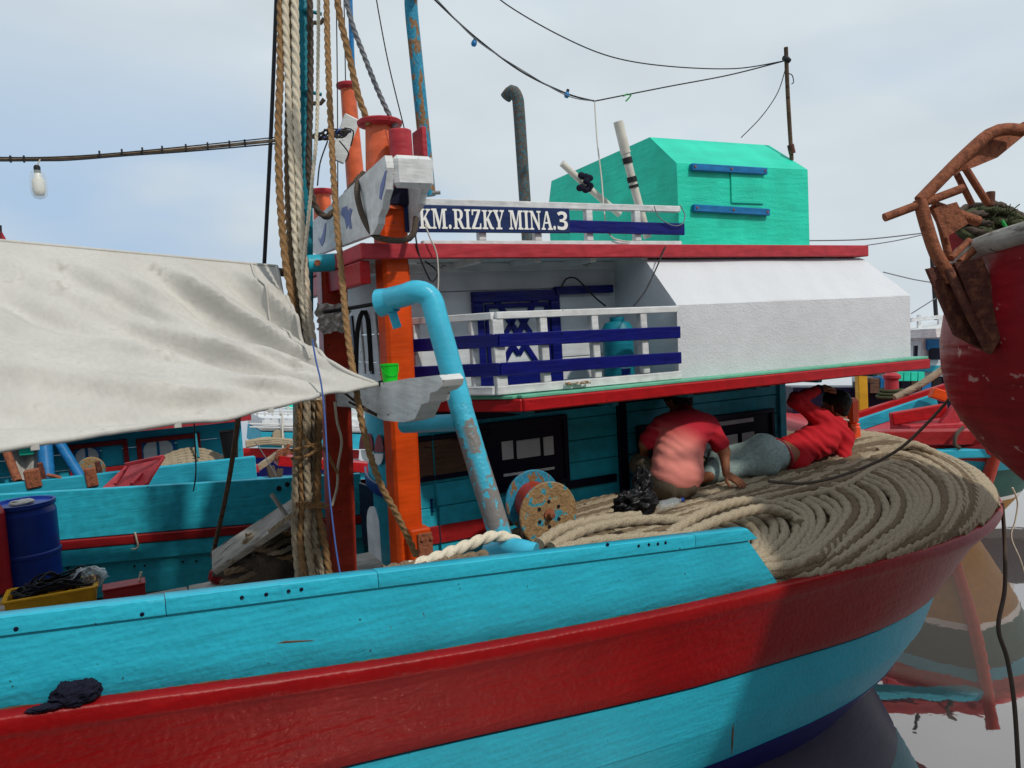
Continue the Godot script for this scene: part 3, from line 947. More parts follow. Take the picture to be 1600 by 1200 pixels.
	for f in [0.06, 0.42, 0.75]:
		var q := L0.lerp(R0, f)
		beamed("baluster", q + Vector3(0, 0.11, 0), q + Vector3(0, 0.492, 0), 0.045, 0.045, "white_paint", bal, Vector3.RIGHT)
	# roof balustrade with the name board
	var rb := node("roof_balustrade", boat)
	var zt := -0.46
	var q0 := bz(655, 312, zt)
	var q1 := bz(1060, 324, zt)
	beamed("top_rail", Vector3(q0.x - 0.1, q0.y - 0.015, zt), Vector3(q1.x, q1.y - 0.015, zt), 0.042, 0.05, "white_paint", rb)
	beamed("bottom_rail", Vector3(q0.x, 0.968, zt), Vector3(q1.x, 0.968, zt), 0.035, 0.05, "white_paint", rb)
	for x in [751, 838, 919, 994]:
		var q := bz(x, 350, zt)
		beamed("baluster", Vector3(q.x, 0.986, zt), Vector3(q.x, q0.y - 0.036, zt), 0.05, 0.045, "white_paint", rb, Vector3.RIGHT)
	var s0 := bz(889, 355, zt + 0.035)
	var s1 := bz(1069, 355, zt + 0.035)
	beamed("board", Vector3(s0.x, s0.y + 0.005, zt + 0.034), Vector3(s1.x, s0.y - 0.005, zt + 0.034), 0.082, 0.018, "navy", rb)
	q0 = bz(648, 346, zt + 0.04)
	q1 = bz(890, 346, zt + 0.04)
	var nb := node("name_board", boat)
	var nx := (q0.x + q1.x) / 2 - 0.03
	var nw := q1.x - q0.x + 0.06
	var ny := (bz(770, 326, zt).y + bz(770, 364, zt).y) / 2
	boxed("panel", Vector3(nx, ny, zt + 0.036), Vector3(nw, 0.158, 0.02), "navy_sign", nb)
	var font := SystemFont.new()
	font.font_names = PackedStringArray(["Droid Serif"])
	font.font_weight = 700
	for e in [["KM.RIZKY MINA.", 655, 868, font], ["3", 871, 887, null]]:
		var tm := TextMesh.new()
		tm.text = e[0]
		if e[3]:
			tm.font = e[3]
		else:
			var f2 := SystemFont.new()
			f2.font_names = PackedStringArray(["Droid Sans"])
			f2.font_weight = 800
			tm.font = f2
		tm.font_size = 64
		tm.pixel_size = 0.002
		tm.depth = 0.006
		var o := MeshInstance3D.new()
		o.name = "lettering"
		o.mesh = tm
		o.material_override = M["letter"]
		nb.add_child(o, true)
		var aa := tm.get_aabb()
		var w0 := bz(e[1], 346, zt + 0.05)
		var w1 := bz(e[2], 346, zt + 0.05)
		var sx := (w1.x - w0.x) / aa.size.x
		var sy := 0.118 / (aa.size.y * (1.0 if e[3] == null else 1.0))
		o.scale = Vector3(sx, sy, 1)
		o.position = Vector3((w0.x + w1.x) / 2 - aa.get_center().x * sx, ny - aa.get_center().y * sy, zt + 0.047)
	# ---------- green house on the roof
	var gh := node("roof_house", boat)
	var zg := -0.47
	a = bz(1062, 383, zg)
	b = bz(1265, 381, zg)
	var e0 := bz(1060, 255, zg)
	var ridge := bx(1015, 210, a.x)
	var far := bx(862, 291, a.x)
	var farlow := bx(857, 320, a.x)
	var ue := b.x
	var prof := [Vector2(0.945, zg), Vector2(e0.y, zg), Vector2(ridge.y - 0.02, ridge.z), Vector2(ridge.y - 0.06, far.z), Vector2(e0.y, farlow.z), Vector2(0.945, farlow.z)]
	g = Geo.new()
	for s in prof.size() - 1:
		var p0: Vector2 = prof[s]
		var p1: Vector2 = prof[s + 1]
		var ins0: float = 0.10 if s >= 2 else 0.0
		var ins1: float = 0.10 if s + 1 >= 2 and s + 1 <= 3 else 0.0
		if s == 3: ins0 = 0.10
		if s >= 4: ins0 = 0.0
		g.face([Vector3(a.x, p0.x, p0.y), Vector3(ue - ins0, p0.x + 0.01, p0.y), Vector3(ue - ins1, p1.x + 0.01, p1.y), Vector3(a.x, p1.x, p1.y)], Vector3(0, 1, 1) if s < 2 else Vector3(0, 1, -1))
	part("shell", g, "green", gh)
	for uu in [a.x, ue]:
		g = Geo.new()
		var p := []
		for s in prof.size():
			p.append(Vector3(uu - (0.10 if uu == ue and (s == 2 or s == 3) else 0.0), prof[s].x + (0.01 if uu == ue else 0.0), prof[s].y))
		g.face(p, Vector3.LEFT if uu == a.x else Vector3.RIGHT)
		part("end_wall", g, "green", gh)
	for y in [[1080, 258, 1197, 265], [1083, 322, 1201, 329]]:
		var c := bz(y[0], y[1] + 3, zg + 0.02)
		var d := bz(y[2], y[3] + 3, zg + 0.02)
		beamed("batten", c, d, 0.05, 0.035, "blue_paint", gh)
		for f in [0.03, 0.5, 0.96]:
			g = Geo.new()
			g.lathe([[0.0, 0.005], [0.008, 0.004], [0.009, -0.004]], Transform3D(Basis(Vector3.RIGHT, PI / 2), c.lerp(d, f) + Vector3(0, 0, 0.019)), 8)
			part("bolt", g, "rust", gh)
	var p0 := bz(1141, 293, zg)
	var p1 := bz(1191, 293, zg)
	boxed("shutter", Vector3((p0.x + p1.x) / 2, p0.y - 0.005, zg + 0.006), Vector3(p1.x - p0.x, 0.22, 0.012), "green", gh)
	boxed("base_cover", Vector3((a.x + ue) / 2, 0.952, (zg + farlow.z) / 2), Vector3(ue - a.x, 0.012, zg - farlow.z), "green", gh)

func stern_frame():
	# transverse frame of four raking posts, a carved cross-beam at upper deck height and a white bitt beam above the roof
	var g: Geo
	var fr := node("post_frame", boat)
	var uf := -0.50
	# near post from the deck to the bitt head
	var a := bz(642, 910, -0.36)
	var b := bz(612, 440, -0.36)
	var c := bz(597, 200, -0.36)
	var P := [[Vector3(-0.50, -1.35, -0.38), Vector3(-0.60, 1.05, -0.38)]]
	P[0][0] = bz(639, 930, -0.50)
	P[0][1] = bz(607, 300, -0.52)
	beamed("post", P[0][0], P[0][1], 0.165, 0.175, "orange", fr, Vector3.RIGHT, 0.02)
	# stop block and rusty bracket at its foot
	a = bz(655, 860, -0.40)
	boxed("foot_block", a + Vector3(0, 0.01, 0), Vector3(0.13, 0.26, 0.10), "orange", fr, 0.01)
	boxed("foot_bracket", a + Vector3(0.02, 0.03, 0.058), Vector3(0.09, 0.17, 0.016), "rust", fr, 0.004)
	for e in [[-0.02, 0.05], [0.035, 0.05], [0.03, -0.05]]:
		g = Geo.new()
		g.lathe([[0.0, 0.012], [0.011, 0.010], [0.012, 0.0]], Transform3D(Basis(Vector3.RIGHT, PI / 2), a + Vector3(0.02 + e[0], 0.03 + e[1], 0.066)), 8)
		part("bolt", g, "steel" if e[1] < 0 else "rust", fr)
	# inner post, in the shade
	var z2 := -1.25
	beamed("post", bz(536, 935, z2), bz(518, 420, z2), 0.17, 0.17, "red_brown", fr, Vector3.RIGHT, 0.02)
	# carved lower beam: grey-white, end cut in an ogee
	g = Geo.new()
	var q := PackedVector2Array()
	var zb := -0.36
	for p in [[500, 606], [604, 597], [640, 591], [686, 586], [692, 594], [690, 604], [682, 611], [672, 614], [670, 628], [658, 632], [655, 640], [648, 655], [630, 660], [600, 657], [575, 646], [545, 636], [505, 634]]:
		var w := bx(p[0], p[1], -0.78)
		q.append(Vector2(w.z, w.y))
	g.extrude(q, Transform3D(Basis(Vector3.BACK, Vector3.UP, Vector3.LEFT), Vector3(-0.68, 0, 0)), 0.10)
	part("carved_beam", g, "white_old", fr)
	# upper bitt beam: white boards painted with little animals, boxed nose towards the quay
	g = Geo.new()
	q = PackedVector2Array()
	for p in [[608, 242], [655, 240], [640, 300], [622, 330], [590, 372], [566, 372], [500, 398], [486, 392], [486, 352], [540, 300]]:
		var w := bx(p[0], p[1], -0.70)
		q.append(Vector2(w.z, w.y))
	var bt := node("bitt_beam", boat)
	# long cheeks either side of the posts
	var zn := bx(608, 240, -0.70)
	var zf := bx(487, 352, -0.70)
	var lo := bx(590, 372, -0.70)
	var lf := bx(500, 398, -0.70)
	for e in [-0.70, -0.44]:
		g = Geo.new()
		q = PackedVector2Array()
		var outline := [[607, 243], [610, 262], [609, 296], [604, 312], [603, 325], [597, 338], [596, 350], [588, 366], [570, 372], [500, 398], [486, 392], [486, 352]]
		if e > -0.5: outline = [[671, 246], [672, 262], [670, 288], [662, 302], [660, 318], [652, 330], [650, 345], [645, 362], [600, 372], [560, 330], [560, 300]]
		for w in outline:
			var w3 := bx(w[0], w[1], e)
			q.append(Vector2(w3.z, w3.y))
		g.extrude(q, Transform3D(Basis(Vector3.BACK, Vector3.UP, Vector3.LEFT), Vector3(e + 0.02, 0, 0)), 0.04)
		part("cheek_board", g, "white_paint", bt)
	g = Geo.new()
	g.cbox(Transform3D(Basis(Vector3.FORWARD, 0.0), Vector3(-0.57, zn.y - 0.085, zn.z - 0.02)), Vector3(0.218, 0.165, 0.07), 0.03)
	part("nose_block", g, "white_paint", bt)
	boxed("beam_core", Vector3(-0.57, zn.y - 0.14, (zn.z + zf.z) / 2 - 0.15), Vector3(0.21, 0.10, abs(zn.z - zf.z) - 0.5), "navy_deep", bt)
	# blue painted animals and a stroke on the outer cheek
	for e in [[[[601, 268], [604, 266], [600, 290], [595, 312], [592, 310], [594, 290]], 0], [[[534, 325], [541, 322], [543, 330], [547, 325], [550, 328], [547, 340], [549, 357], [546, 358], [544, 350], [541, 358], [538, 342], [533, 335]], 0], [[[507, 350], [509, 348], [508, 365], [506, 378], [502, 385], [497, 372], [500, 375], [504, 365]], 0]]:
		q = PackedVector2Array()
		for p in e[0]:
			var w := bx(p[0], p[1], -0.724)
			q.append(Vector2(w.z, w.y))
		g = Geo.new()
		g.extrude(q, Transform3D(Basis(Vector3.BACK, Vector3.UP, Vector3.LEFT), Vector3(-0.7205, 0, 0)), 0.003)
		part("painted_figure", g, "grey_print", bt)
	# bitt heads
	var heads := node("bitt_head", boat)
	var T := func(px: float, y0: float, y1: float, z: float, r: float, dx: float) -> Array:
		var lo_ := bz(px + dx, y1, z)
		var hi_ := bz(px, y0, z)
		var ax := (hi_ - lo_).normalized()
		var sx := ax.cross(Vector3.BACK).normalized()
		return [Transform3D(Basis(sx, ax, sx.cross(ax)), lo_), lo_.distance_to(hi_), r]
	for e in [[593, 188, 330, -0.50, 0.088, 8], [543, 130, 300, -1.55, 0.055, 14], [503, 296, 372, -2.35, 0.07, 4]]:
		var t: Array = T.call(e[0], e[1], e[2], e[3], e[4], e[5])
		var L: float = t[1]
		g = Geo.new()
		g.lathe([[e[4] * 1.25, 0.0], [e[4] * 1.15, L * 0.4], [e[4], L - 0.05], [e[4] * 0.97, L - 0.03]], t[0], 8)
		part("bitt", g, "orange_bitt", heads)
		g = Geo.new()
		g.lathe([[e[4] * 0.9, L - 0.045], [e[4] * 1.45, L - 0.03], [e[4] * 1.5, L - 0.012], [e[4] * 1.4, L - 0.004], [e[4] * 0.8, L], [0.0, L]], t[0], 20)
		part("bitt_cap", g, "red_faded", heads)
	a = bz(627, 240, -0.30)
	g = Geo.new()
	g.lathe([[0.068, -0.06], [0.066, 0.12], [0.060, 0.128], [0.0, 0.128]], Transform3D(Basis(), a), 10)
	part("bollard", g, "red_faded", heads)
	a = bz(656, 226, -0.40)
	boxed("side_plate", a, Vector3(0.03, 0.17, 0.16), "red_faded", heads)
	# white splash board lashed to the tall bitt
	var w0 := bz(541, 185, -1.40)
	var w1 := bz(532, 252, -1.40)
	beamed("lashed_board", w0 + Vector3(0.03, 0, 0.05), w1 + Vector3(-0.03, 0, 0.0), 0.11, 0.025, "white_old", heads, Vector3.RIGHT, 0.008)
	# ---------- mast: square teal timber with rungs
	var ms := node("mast", boat)
	a = bz(476, 925, -1.20)
	b = bz(468, -260, -1.20)
	beamed("timber", a, b, 0.12, 0.10, "teal", ms, Vector3.RIGHT, 0.01)
	for y in [22, 148]:
		var p := bz(487, y, -1.14)
		tubed("rung", PackedVector3Array([p + Vector3(-0.05, 0.02, 0), p + Vector3(0.06, 0, 0.02)]), 0.012, "teal", ms, 8)
		tubed("rung", PackedVector3Array([p + Vector3(-0.03, -0.06, 0.01), p + Vector3(0.05, -0.055, 0.02), p + Vector3(0.07, -0.03, 0.03)]), 0.014, "rope_dark", ms, 8)
	a = bz(505, 412, -1.0)
	g = Geo.new()
	g.tube(PackedVector3Array([a + Vector3(-0.10, 0.0, 0), a + Vector3(0.09, 0.01, 0)]), 0.055, 12)
	part("cross_piece", g, "cyan", ms)
	tubed("cross_pin", PackedVector3Array([a + Vector3(-0.05, 0, 0.04), a + Vector3(-0.05, 0, 0.065)]), 0.02, "rust", ms, 8)
	# ridge pole of the awning
	a = bz(446, 426, -1.30)
	b = bz(-260, 362, -1.30)
	b = a + (b - a) * 2.1
	tubed("ridge_pole", PackedVector3Array([a, b]), 0.028, "wood_dark", ms, 10)
	# ---------- pipes
	var pp := node("vent_pipe", boat)
	var pts := PackedVector3Array([bz(606, 468, -0.16), bz(630, 462, -0.05), bz(652, 456, 0.03), bz(672, 466, 0.06), bz(683, 500, 0.09), bz(700, 560, 0.14), bz(720, 635, 0.20)])
	var path := curve(pts, 0.03)
	g = Geo.new()
	g.tube(path, 0.062, 22)
	part("upper_length", g, "pipe_cyan", pp)
	g = Geo.new()
	var mth := bz(610, 470, -0.15)
	g.tube(PackedVector3Array([mth + Vector3(-0.045, -0.008, -0.05), mth + Vector3(0.02, 0.004, 0.02)]), [0.078, 0.066], 20, false)
	part("bell_mouth", g, "pipe_cyan", pp)
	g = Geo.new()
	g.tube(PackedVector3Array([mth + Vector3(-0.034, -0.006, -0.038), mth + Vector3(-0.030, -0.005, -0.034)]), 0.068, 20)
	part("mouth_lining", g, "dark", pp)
	g = Geo.new()
	g.beam(mth + Vector3(0.0, -0.06, 0.02), mth + Vector3(0.02, -0.15, 0.03), 0.05, 0.008, Vector3.RIGHT)
	part("torn_flap", g, "pipe_cyan", pp)
	g = Geo.new()
	g.tube(curve(PackedVector3Array([bz(719, 632, 0.20), bz(745, 720, 0.29), bz(772, 805, 0.38), bz(786, 852, 0.43)]), 0.04), 0.060, 22)
	part("lower_length", g, "pipe_worn", pp)
	g = Geo.new()
	g.tube(PackedVector3Array([bz(632, 664, -0.26), bz(718, 660, 0.19)]), 0.047, 18)
	part("branch", g, "pipe_cyan", pp)
	g = Geo.new()
	g.tube(curve(PackedVector3Array([bz(768, 862, 0.40), bz(800, 858, 0.62), bz(836, 866, 0.72)]), 0.03), 0.055, 18)
	part("foot", g, "pipe_cyan", pp)
	var ex := node("exhaust_stack", boat)
	g = Geo.new()
	g.tube(curve(PackedVector3Array([bz(825, 385, -1.35), bz(818, 280, -1.35), bz(811, 175, -1.35), bz(808, 152, -1.35), bz(800, 142, -1.38), bz(790, 153, -1.44)]), 0.03), 0.045, 16)
	part("flue", g, "pipe_soot", ex)
	var bp := node("tall_pipe", boat)
	g = Geo.new()
	g.tube(curve(PackedVector3Array([bz(671, 306, -0.62), bz(660, 190, -0.62), bz(650, 90, -0.62), bz(643, 20, -0.62), bz(643, -8, -0.60), bz(652, -30, -0.5)]), 0.04), 0.040, 18)
	part("flue", g, "pipe_rusty", bp)
	var hb := bz(676, 302, -0.60)
	tubed("bolt", PackedVector3Array([hb + Vector3(-0.03, 0, 0), hb + Vector3(0.04, 0.0, 0.03)]), 0.012, "steel", bp, 8)
	# white plastic pipes lashed beside the green house
	for e in [[[[966, 190], [985, 270], [1012, 372]], -0.62, 0.029, "a"], [[[878, 255], [918, 292], [968, 335]], -0.85, 0.024, "b"]]:
		var pv := node("plastic_pipe", boat)
		var pl := line(e[1], e[0])
		tubed("length", pl, e[2], "pvc", pv, 16)
		var f0: Vector3 = pl[0]
		var f1: Vector3 = pl[1]
		if e[3] == "a":
			tubed("sleeve", PackedVector3Array([f0, f0.lerp(f1, 0.62)]), e[2] * 1.22, "pvc", pv, 16)
			for f in [0.70, 0.76, 1.08, 1.13, 1.24]:
				var cc := f0.lerp(f1, f)
				tubed("lashing", PackedVector3Array([cc, cc + (f1 - f0).normalized() * 0.02]), e[2] * 1.2, "cable", pv, 14)
		else:
			var cc := f0.lerp(f1, 0.85)
			g = Geo.new()
			for k in 9:
				g.ball(cc + Vector3(rng.randf_range(-0.05, 0.05), rng.randf_range(-0.05, 0.05), 0.03 + rng.randf_range(-0.02, 0.02)), Vector3(0.03, 0.025, 0.02), 6)
			part("lashing", g, "cloth_navy", pv)

# ---------------------------------------------------------------- the great coil of rope on the stern deck
func pile_top(u: float, z: float) -> float:
	var rho: float
	if u > 1.99: rho = sqrt(pow((u - 1.99) / 2.80, 2.0) + pow((z - ZC) / 2.18, 2.0))
	else: rho = abs(z - ZC) / 2.18
	var d := (1.0 - rho) * 2.18
	var top: float = -0.795 + 0.055 * clamp(u - 1.2, -1.0, 2.4) - 0.10 * clamp((u - 3.6), 0.0, 1.0)
	return lerp(-1.0 - 0.02 * (u - 1.0), top, pow(clamp((d + 0.02) / 0.60, 0.0, 1.0), 0.6))

func rope_pile():
	var nz := FastNoiseLite.new()
	nz.seed = 5
	nz.frequency = 0.9
	var o := thing("rope_coil", "huge heap of thick tan rope coiled over the stern deck", "rope", Vector3(2.2, -1.08, -0.2))
	# the lower turns, hidden under the top ones
	var g := Geo.new()
	var rows := []
	for i in 40:
		var u: float = lerp(-0.3, 4.55, i / 39.0)
		var r := PackedVector3Array()
		var zn: float = min(rail_z(u) - 0.01, 0.83 if u < 1.05 else 2.0)
		var zf: float = -0.66 if u < 2.8 else max(ZC - 1.2, ZC - (rail_z(u) - ZC))
		if zn <= zf + 0.02: zn = zf + 0.02
		for j in 26:
			var z: float = lerp(zn, zf, j / 25.0)
			var fall := 0.0 if u > 0.5 else (0.5 - u) * 0.20
			r.append(Vector3(u, pile_top(u, z) - 0.055 - fall + 0.012 * sin(z * 60.0), z))
		rows.append(r)
	g.grid(rows)
	var low := part("lower_turns", g, "rope_dirty", o)
	low.set_meta("kind", "stuff")
	# points and inward normals along the rail, by arc length from u = 0
	var rail := PackedVector3Array()
	var prev := Vector3(0, 0, rail_z(0))
	for i in 600:
		var q: Vector3
		if i < 200: q = Vector3(1.99 * i / 200.0, 0, ZC + 2.18)
		else:
			var a := PI * 0.75 * (i - 200) / 400.0
			q = Vector3(1.99 + 2.80 * sin(a), 0, ZC + 2.18 * cos(a))
		rail.append(q)
	var arc := PackedFloat32Array([0.0])
	for i in range(1, 600): arc.append(arc[i - 1] + rail[i].distance_to(rail[i - 1]))
	var on_rail := func(s: float, inn: float) -> Vector3:
		var i: int = clamp(arc.bsearch(s), 1, 598)
		var t := (rail[i + 1] - rail[i - 1]).normalized()
		return rail[i] + Vector3(t.z, 0, -t.x) * inn
	var K := 58
	for k in K:
		var f := float(k) / (K - 1)
		# each turn comes up over the rail at a slant, swings round and runs back along the cabin
		var s0: float = lerp(5.0, 0.62, f) + rng.randf_range(-0.018, 0.018)
		var w: float = lerp(1.22, 0.80, f) * rng.randf_range(0.95, 1.06)
		var P := PackedVector3Array()
		for q in [[-1.05, 0.015], [-0.70, 0.03], [-0.36, 0.07], [-0.04, 0.14], [0.26, 0.25], [0.46, 0.38], [0.55, 0.52], [0.52, 0.68], [0.38, 0.82], [0.12, 0.95]]:
			P.append(on_rail.call(max(s0 + q[0] * w, 0.3), q[1] * w))
		var last := P[P.size() - 1]
		var ue: float = rng.randf_range(0.1, 0.8)
		var zl: float = last.z + rng.randf_range(-0.12, 0.04)
		for i in 8:
			var u: float = lerp(last.x, ue, (i + 1) / 8.0)
			P.append(Vector3(u, 0, lerp(last.z, zl, (i + 1) / 8.0)))
		var lift := rng.randf_range(-0.008, 0.012)
		var r := rng.randf_range(0.029, 0.034)
		for i in P.size():
			var q := P[i]
			if q.x < 1.30: q.z = min(q.z, lerp(0.79, 0.92, smoothstep(1.02, 1.30, q.x)))
			if q.x < 2.85: q.z = max(q.z, -0.60 + 0.025 * (k % 5))
			q.z += 0.030 * nz.get_noise_2d(q.x * 1.4, k * 0.3)
			q.x += 0.035 * nz.get_noise_2d(q.z * 1.4 + 9.0, k * 0.3)
			var fall := 0.0 if q.x > 0.5 else (0.5 - q.x) * 0.20
			q.y = pile_top(q.x, q.z) + lift + 0.012 * nz.get_noise_2d(q.x * 3.0, q.z * 3.0 + k) - fall
			q.y -= 0.05 * (1.0 - smoothstep(0.0, 2.5, float(i)))
			P[i] = q
		var mt := "rope"
		if rng.randf() < 0.22: mt = "rope_dirty"
		g = Geo.new()
		g.tube(curve(P, 0.022), r, 10, true, 3, 0.085, 0.25)
		part("turn", g, mt, o)
	# straight brown turns between the cabin and the loops
	for k in 16:
		var z: float = lerp(-0.56, 0.36, k / 15.0)
		var P := PackedVector3Array()
		var u0 := rng.randf_range(0.1, 0.6)
		var u1: float = rng.randf_range(2.2, 3.3) - 0.7 * abs(z)
		for i in 12:
			var u: float = lerp(u0, u1, i / 11.0)
			var zz: float = z + 0.06 * nz.get_noise_2d(u, k * 3.0 + 50.0) - 0.16 * smoothstep(0.7, 1.0, i / 11.0)
			P.append(Vector3(u, pile_top(u, zz) + 0.014 + 0.01 * rng.randf(), zz))
		g = Geo.new()
		g.tube(curve(P, 0.022), 0.027, 10, true, 3, 0.08, 0.22)
		part("turn", g, "rope_dirty" if k % 2 == 0 else "rope", o)
	# a few bights thrown across the near side
	for e in [[[862, 856, 0.55], [905, 832, 0.45], [960, 818, 0.42], [1030, 812, 0.45], [1085, 818, 0.55]],
			[[842, 850, 0.50], [880, 826, 0.36], [940, 812, 0.30], [1000, 806, 0.32]],
			[[868, 862, 0.62], [920, 848, 0.62], [985, 842, 0.64], [1060, 838, 0.66]],
			[[1042, 836, 0.62], [1090, 806, 0.50], [1130, 790, 0.42], [1165, 783, 0.36], [1200, 790, 0.34]],
			[[1060, 840, 0.66], [1125, 812, 0.58], [1190, 795, 0.52], [1235, 806, 0.52], [1250, 830, 0.60]],
			[[1372, 712, -0.1], [1400, 700, -0.05], [1425, 694, 0.0], [1452, 704, 0.05], [1470, 722, 0.1]]]:
		var P := PackedVector3Array()
		for q in e: P.append(bz(q[0], q[1], q[2]))
		for i in P.size(): P[i].y = max(P[i].y, pile_top(P[i].x, P[i].z) + 0.02)
		g = Geo.new()
		g.tube(curve(P, 0.022), 0.033, 10, true, 3, 0.085, 0.22)
		part("bight", g, "rope", o)

# ---------------------------------------------------------------- loose things on board
func crumple(c: Vector3, size: Vector3, seed_: int, n := 18, deep := 0.35, flat := -1.0) -> Geo:
	var nz := FastNoiseLite.new()
	nz.seed = seed_
	nz.frequency = 1.3
	nz.fractal_type = FastNoiseLite.FRACTAL_RIDGED
	nz.fractal_octaves = 2
	var g := Geo.new()
	var rows := []
	for i in n + 1:
		var p := PI * i / n
		var ring := PackedVector3Array()
		for k in n * 2:
			var a := TAU * k / (n * 2)
			var d := Vector3(sin(p) * cos(a), cos(p), sin(p) * sin(a))
			var r := 1.0 + deep * nz.get_noise_3dv(d)
			var q := d * r
			if flat > -1.0: q.y = max(q.y, flat)
			ring.append(c + q * size)
		rows.append(ring)
	g.grid(rows, true, true)
	return g

func cargo():
	var g: Geo
	# ----- rusty reel by the vent pipe
	var c := bz(857, 803, 0.0)
	var R := 0.192
	var o := thing("rope_reel", "rusty steel reel with flaking blue flanges beside the leaning pipe", "reel", c - Vector3(0, R, 0.15))
	var tz := Transform3D(Basis(Vector3.RIGHT, PI / 2), c)
	for e in [[0.0, "rust_paint"], [-0.30, "pipe_rusty"]]:
		g = Geo.new()
		var t := Transform3D(Basis(Vector3.RIGHT, PI / 2), c + Vector3(0.06 if e[0] < 0 else 0.0, 0.02 if e[0] < 0 else 0.0, e[0]))
		g.lathe([[0.0, 0.008], [R - 0.006, 0.008], [R, 0.003], [R, -0.006], [R - 0.006, -0.012], [0.0, -0.012]], t, 40)
		var fl := part("flange", g, e[1], o)
		if e[0] == 0.0:
			for k in 6:
				var a := TAU * k / 6 + 0.5
				g = Geo.new()
				g.lathe([[0.0, 0.0115], [0.011, 0.0110], [0.012, 0.008]], t.translated(Vector3(cos(a) * 0.075, sin(a) * 0.075, 0)), 10)
				part("bolt_hole", g, "dark", fl)
	g = Geo.new()
	g.tube(PackedVector3Array([c + Vector3(0.055, 0.018, -0.29), c + Vector3(0.012, 0.004, -0.06)]), 0.125, 28)
	part("drum", g, "red_brown", o)
	g = Geo.new()
	g.lathe([[0.034, 0.0], [0.034, 0.012], [0.018, 0.014], [0.018, 0.045], [0.014, 0.048], [0.0, 0.048]], Transform3D(Basis(Vector3.RIGHT, PI / 2), c + Vector3(0, 0, 0.006)), 14)
	part("axle", g, "rust", o)
	# ----- rope lying along the bulwark under the pipe
	loose("rope", "short frayed pale rope looped over the foot of the leaning pipe", "rope", line(0.5, [[640, 886, 0.2], [690, 868, 0.15], [735, 850, 0.12], [770, 838, 0.10], [800, 842, 0.1], [812, 852, 0.12]]), 0.030, "rope_white")
	loose("rope", "flattened brown rope lying along the bulwark beside the orange post", "rope", line(0.55, [[598, 892, 0.2], [640, 884, 0.15], [690, 878, 0.12], [760, 866, 0.1]]), 0.026, "rope_dirty")
	# ----- black carrier bag, bottle
	c = bz(993, 786, 0.12)
	o = thing("plastic_bag", "crumpled black plastic carrier bag beside the seated person", "bag", c - Vector3(0, 0.07, 0))
	part("pouch", crumple(c, Vector3(0.115, 0.072, 0.07), 31, 36, 0.5), "bag_black", o)
	part("neck", crumple(bz(1004, 762, 0.10), Vector3(0.05, 0.09, 0.04), 32, 30, 0.6), "bag_black", o)
	c = bz(1047, 786, 0.08)
	o = thing("water_bottle", "clear plastic water bottle lying on the rope by the black bag", "bottle", c - Vector3(0, 0.035, 0))
	g = Geo.new()
	g.smooth_lathe([[0.0, -0.09], [0.028, -0.088], [0.03, -0.06], [0.027, -0.02], [0.03, 0.02], [0.028, 0.045], [0.014, 0.07], [0.013, 0.085]], Transform3D(Basis(Vector3.BACK, -PI / 2 + 0.05), c), 16)
	part("body", g, "glass", o)
	g = Geo.new()
	g.lathe([[0.015, 0.085], [0.015, 0.105], [0.0, 0.106]], Transform3D(Basis(Vector3.BACK, -PI / 2 + 0.05), c), 12)
	part("cap", g, "plastic_blue", o)
	# ----- green bucket on the carved beam
	c = bx(610, 596, -0.73)
	o = thing("bucket", "small bright green plastic pail against the orange post", "bucket", c)
	g = Geo.new()
	g.lathe([[0.0, 0.0], [0.040, 0.0], [0.046, 0.085], [0.050, 0.087], [0.050, 0.096], [0.044, 0.096], [0.036, 0.01], [0.0, 0.01]], Transform3D(Basis(), c), 20)
	part("body", g, "plastic_green", o)
	var pts := PackedVector3Array()
	for k in 9: pts.append(c + Vector3(0.049 * cos(PI * k / 8), 0.085 - 0.055 * sin(PI * k / 8), 0.047 * sin(PI * k / 8)))
	tubed("handle", pts, 0.0022, "plastic_green", o, 6)
	# ----- white sack and dark hoses hung under the roof
	c = bz(521, 497, -1.0)
	o = thing("sack", "grubby white plastic sack hanging under the roof edge", "sack", c - Vector3(0, 0.08, 0))
	g = Geo.new()
	g.grid(sheet(c, Vector3(0.11, 0.09, 0.05), 41))
	part("cloth", g, "cloth_grey", o)
	loose("hose", "black rubber hose slung between the posts under the roof", "hose", line(-0.75, [[505, 488], [545, 482], [590, 474, 0.2], [612, 470, 0.5]]), 0.012, "black_rubber", false)
	loose("hose", "black hose looped down beside the striped screen", "hose", line(-0.95, [[556, 585], [558, 520], [566, 488], [575, 500], [580, 580]]), 0.016, "black_rubber", false)
	# ----- things behind the balustrade
	c = bz(968, 592, -0.45)
	o = thing("water_drum", "teal plastic drum behind the blue balustrade boards", "drum", Vector3(c.x, 0.035, -0.45))
	g = Geo.new()
	g.lathe([[0.0, 0.0], [0.10, 0.0], [0.105, 0.02], [0.105, 0.15], [0.11, 0.16], [0.105, 0.17], [0.105, 0.36], [0.085, 0.40], [0.05, 0.41], [0.05, 0.44], [0.0, 0.44]], Transform3D(Basis(), Vector3(c.x, 0.035, -0.45)), 24)
	part("body", g, "teal", o)
	c = bz(978, 578, -0.26)
	o = thing("water_bottle", "small clear bottle with blue label behind the railing", "bottle", Vector3(c.x, 0.035, -0.26))
	g = Geo.new()
	g.smooth_lathe([[0.0, 0.0], [0.028, 0.001], [0.03, 0.03], [0.03, 0.11], [0.013, 0.15], [0.013, 0.17], [0.0, 0.171]], Transform3D(Basis(), Vector3(c.x, 0.035, -0.26)), 14)
	part("body", g, "glass", o)
	g = Geo.new()
	g.lathe([[0.0308, 0.04], [0.0308, 0.10]], Transform3D(Basis(), Vector3(c.x, 0.035, -0.26)), 14)
	part("label_band", g, "plastic_blue", o)
	# ----- fore deck, left
	var dk := -1.238
	c = by(48, 908, dk)
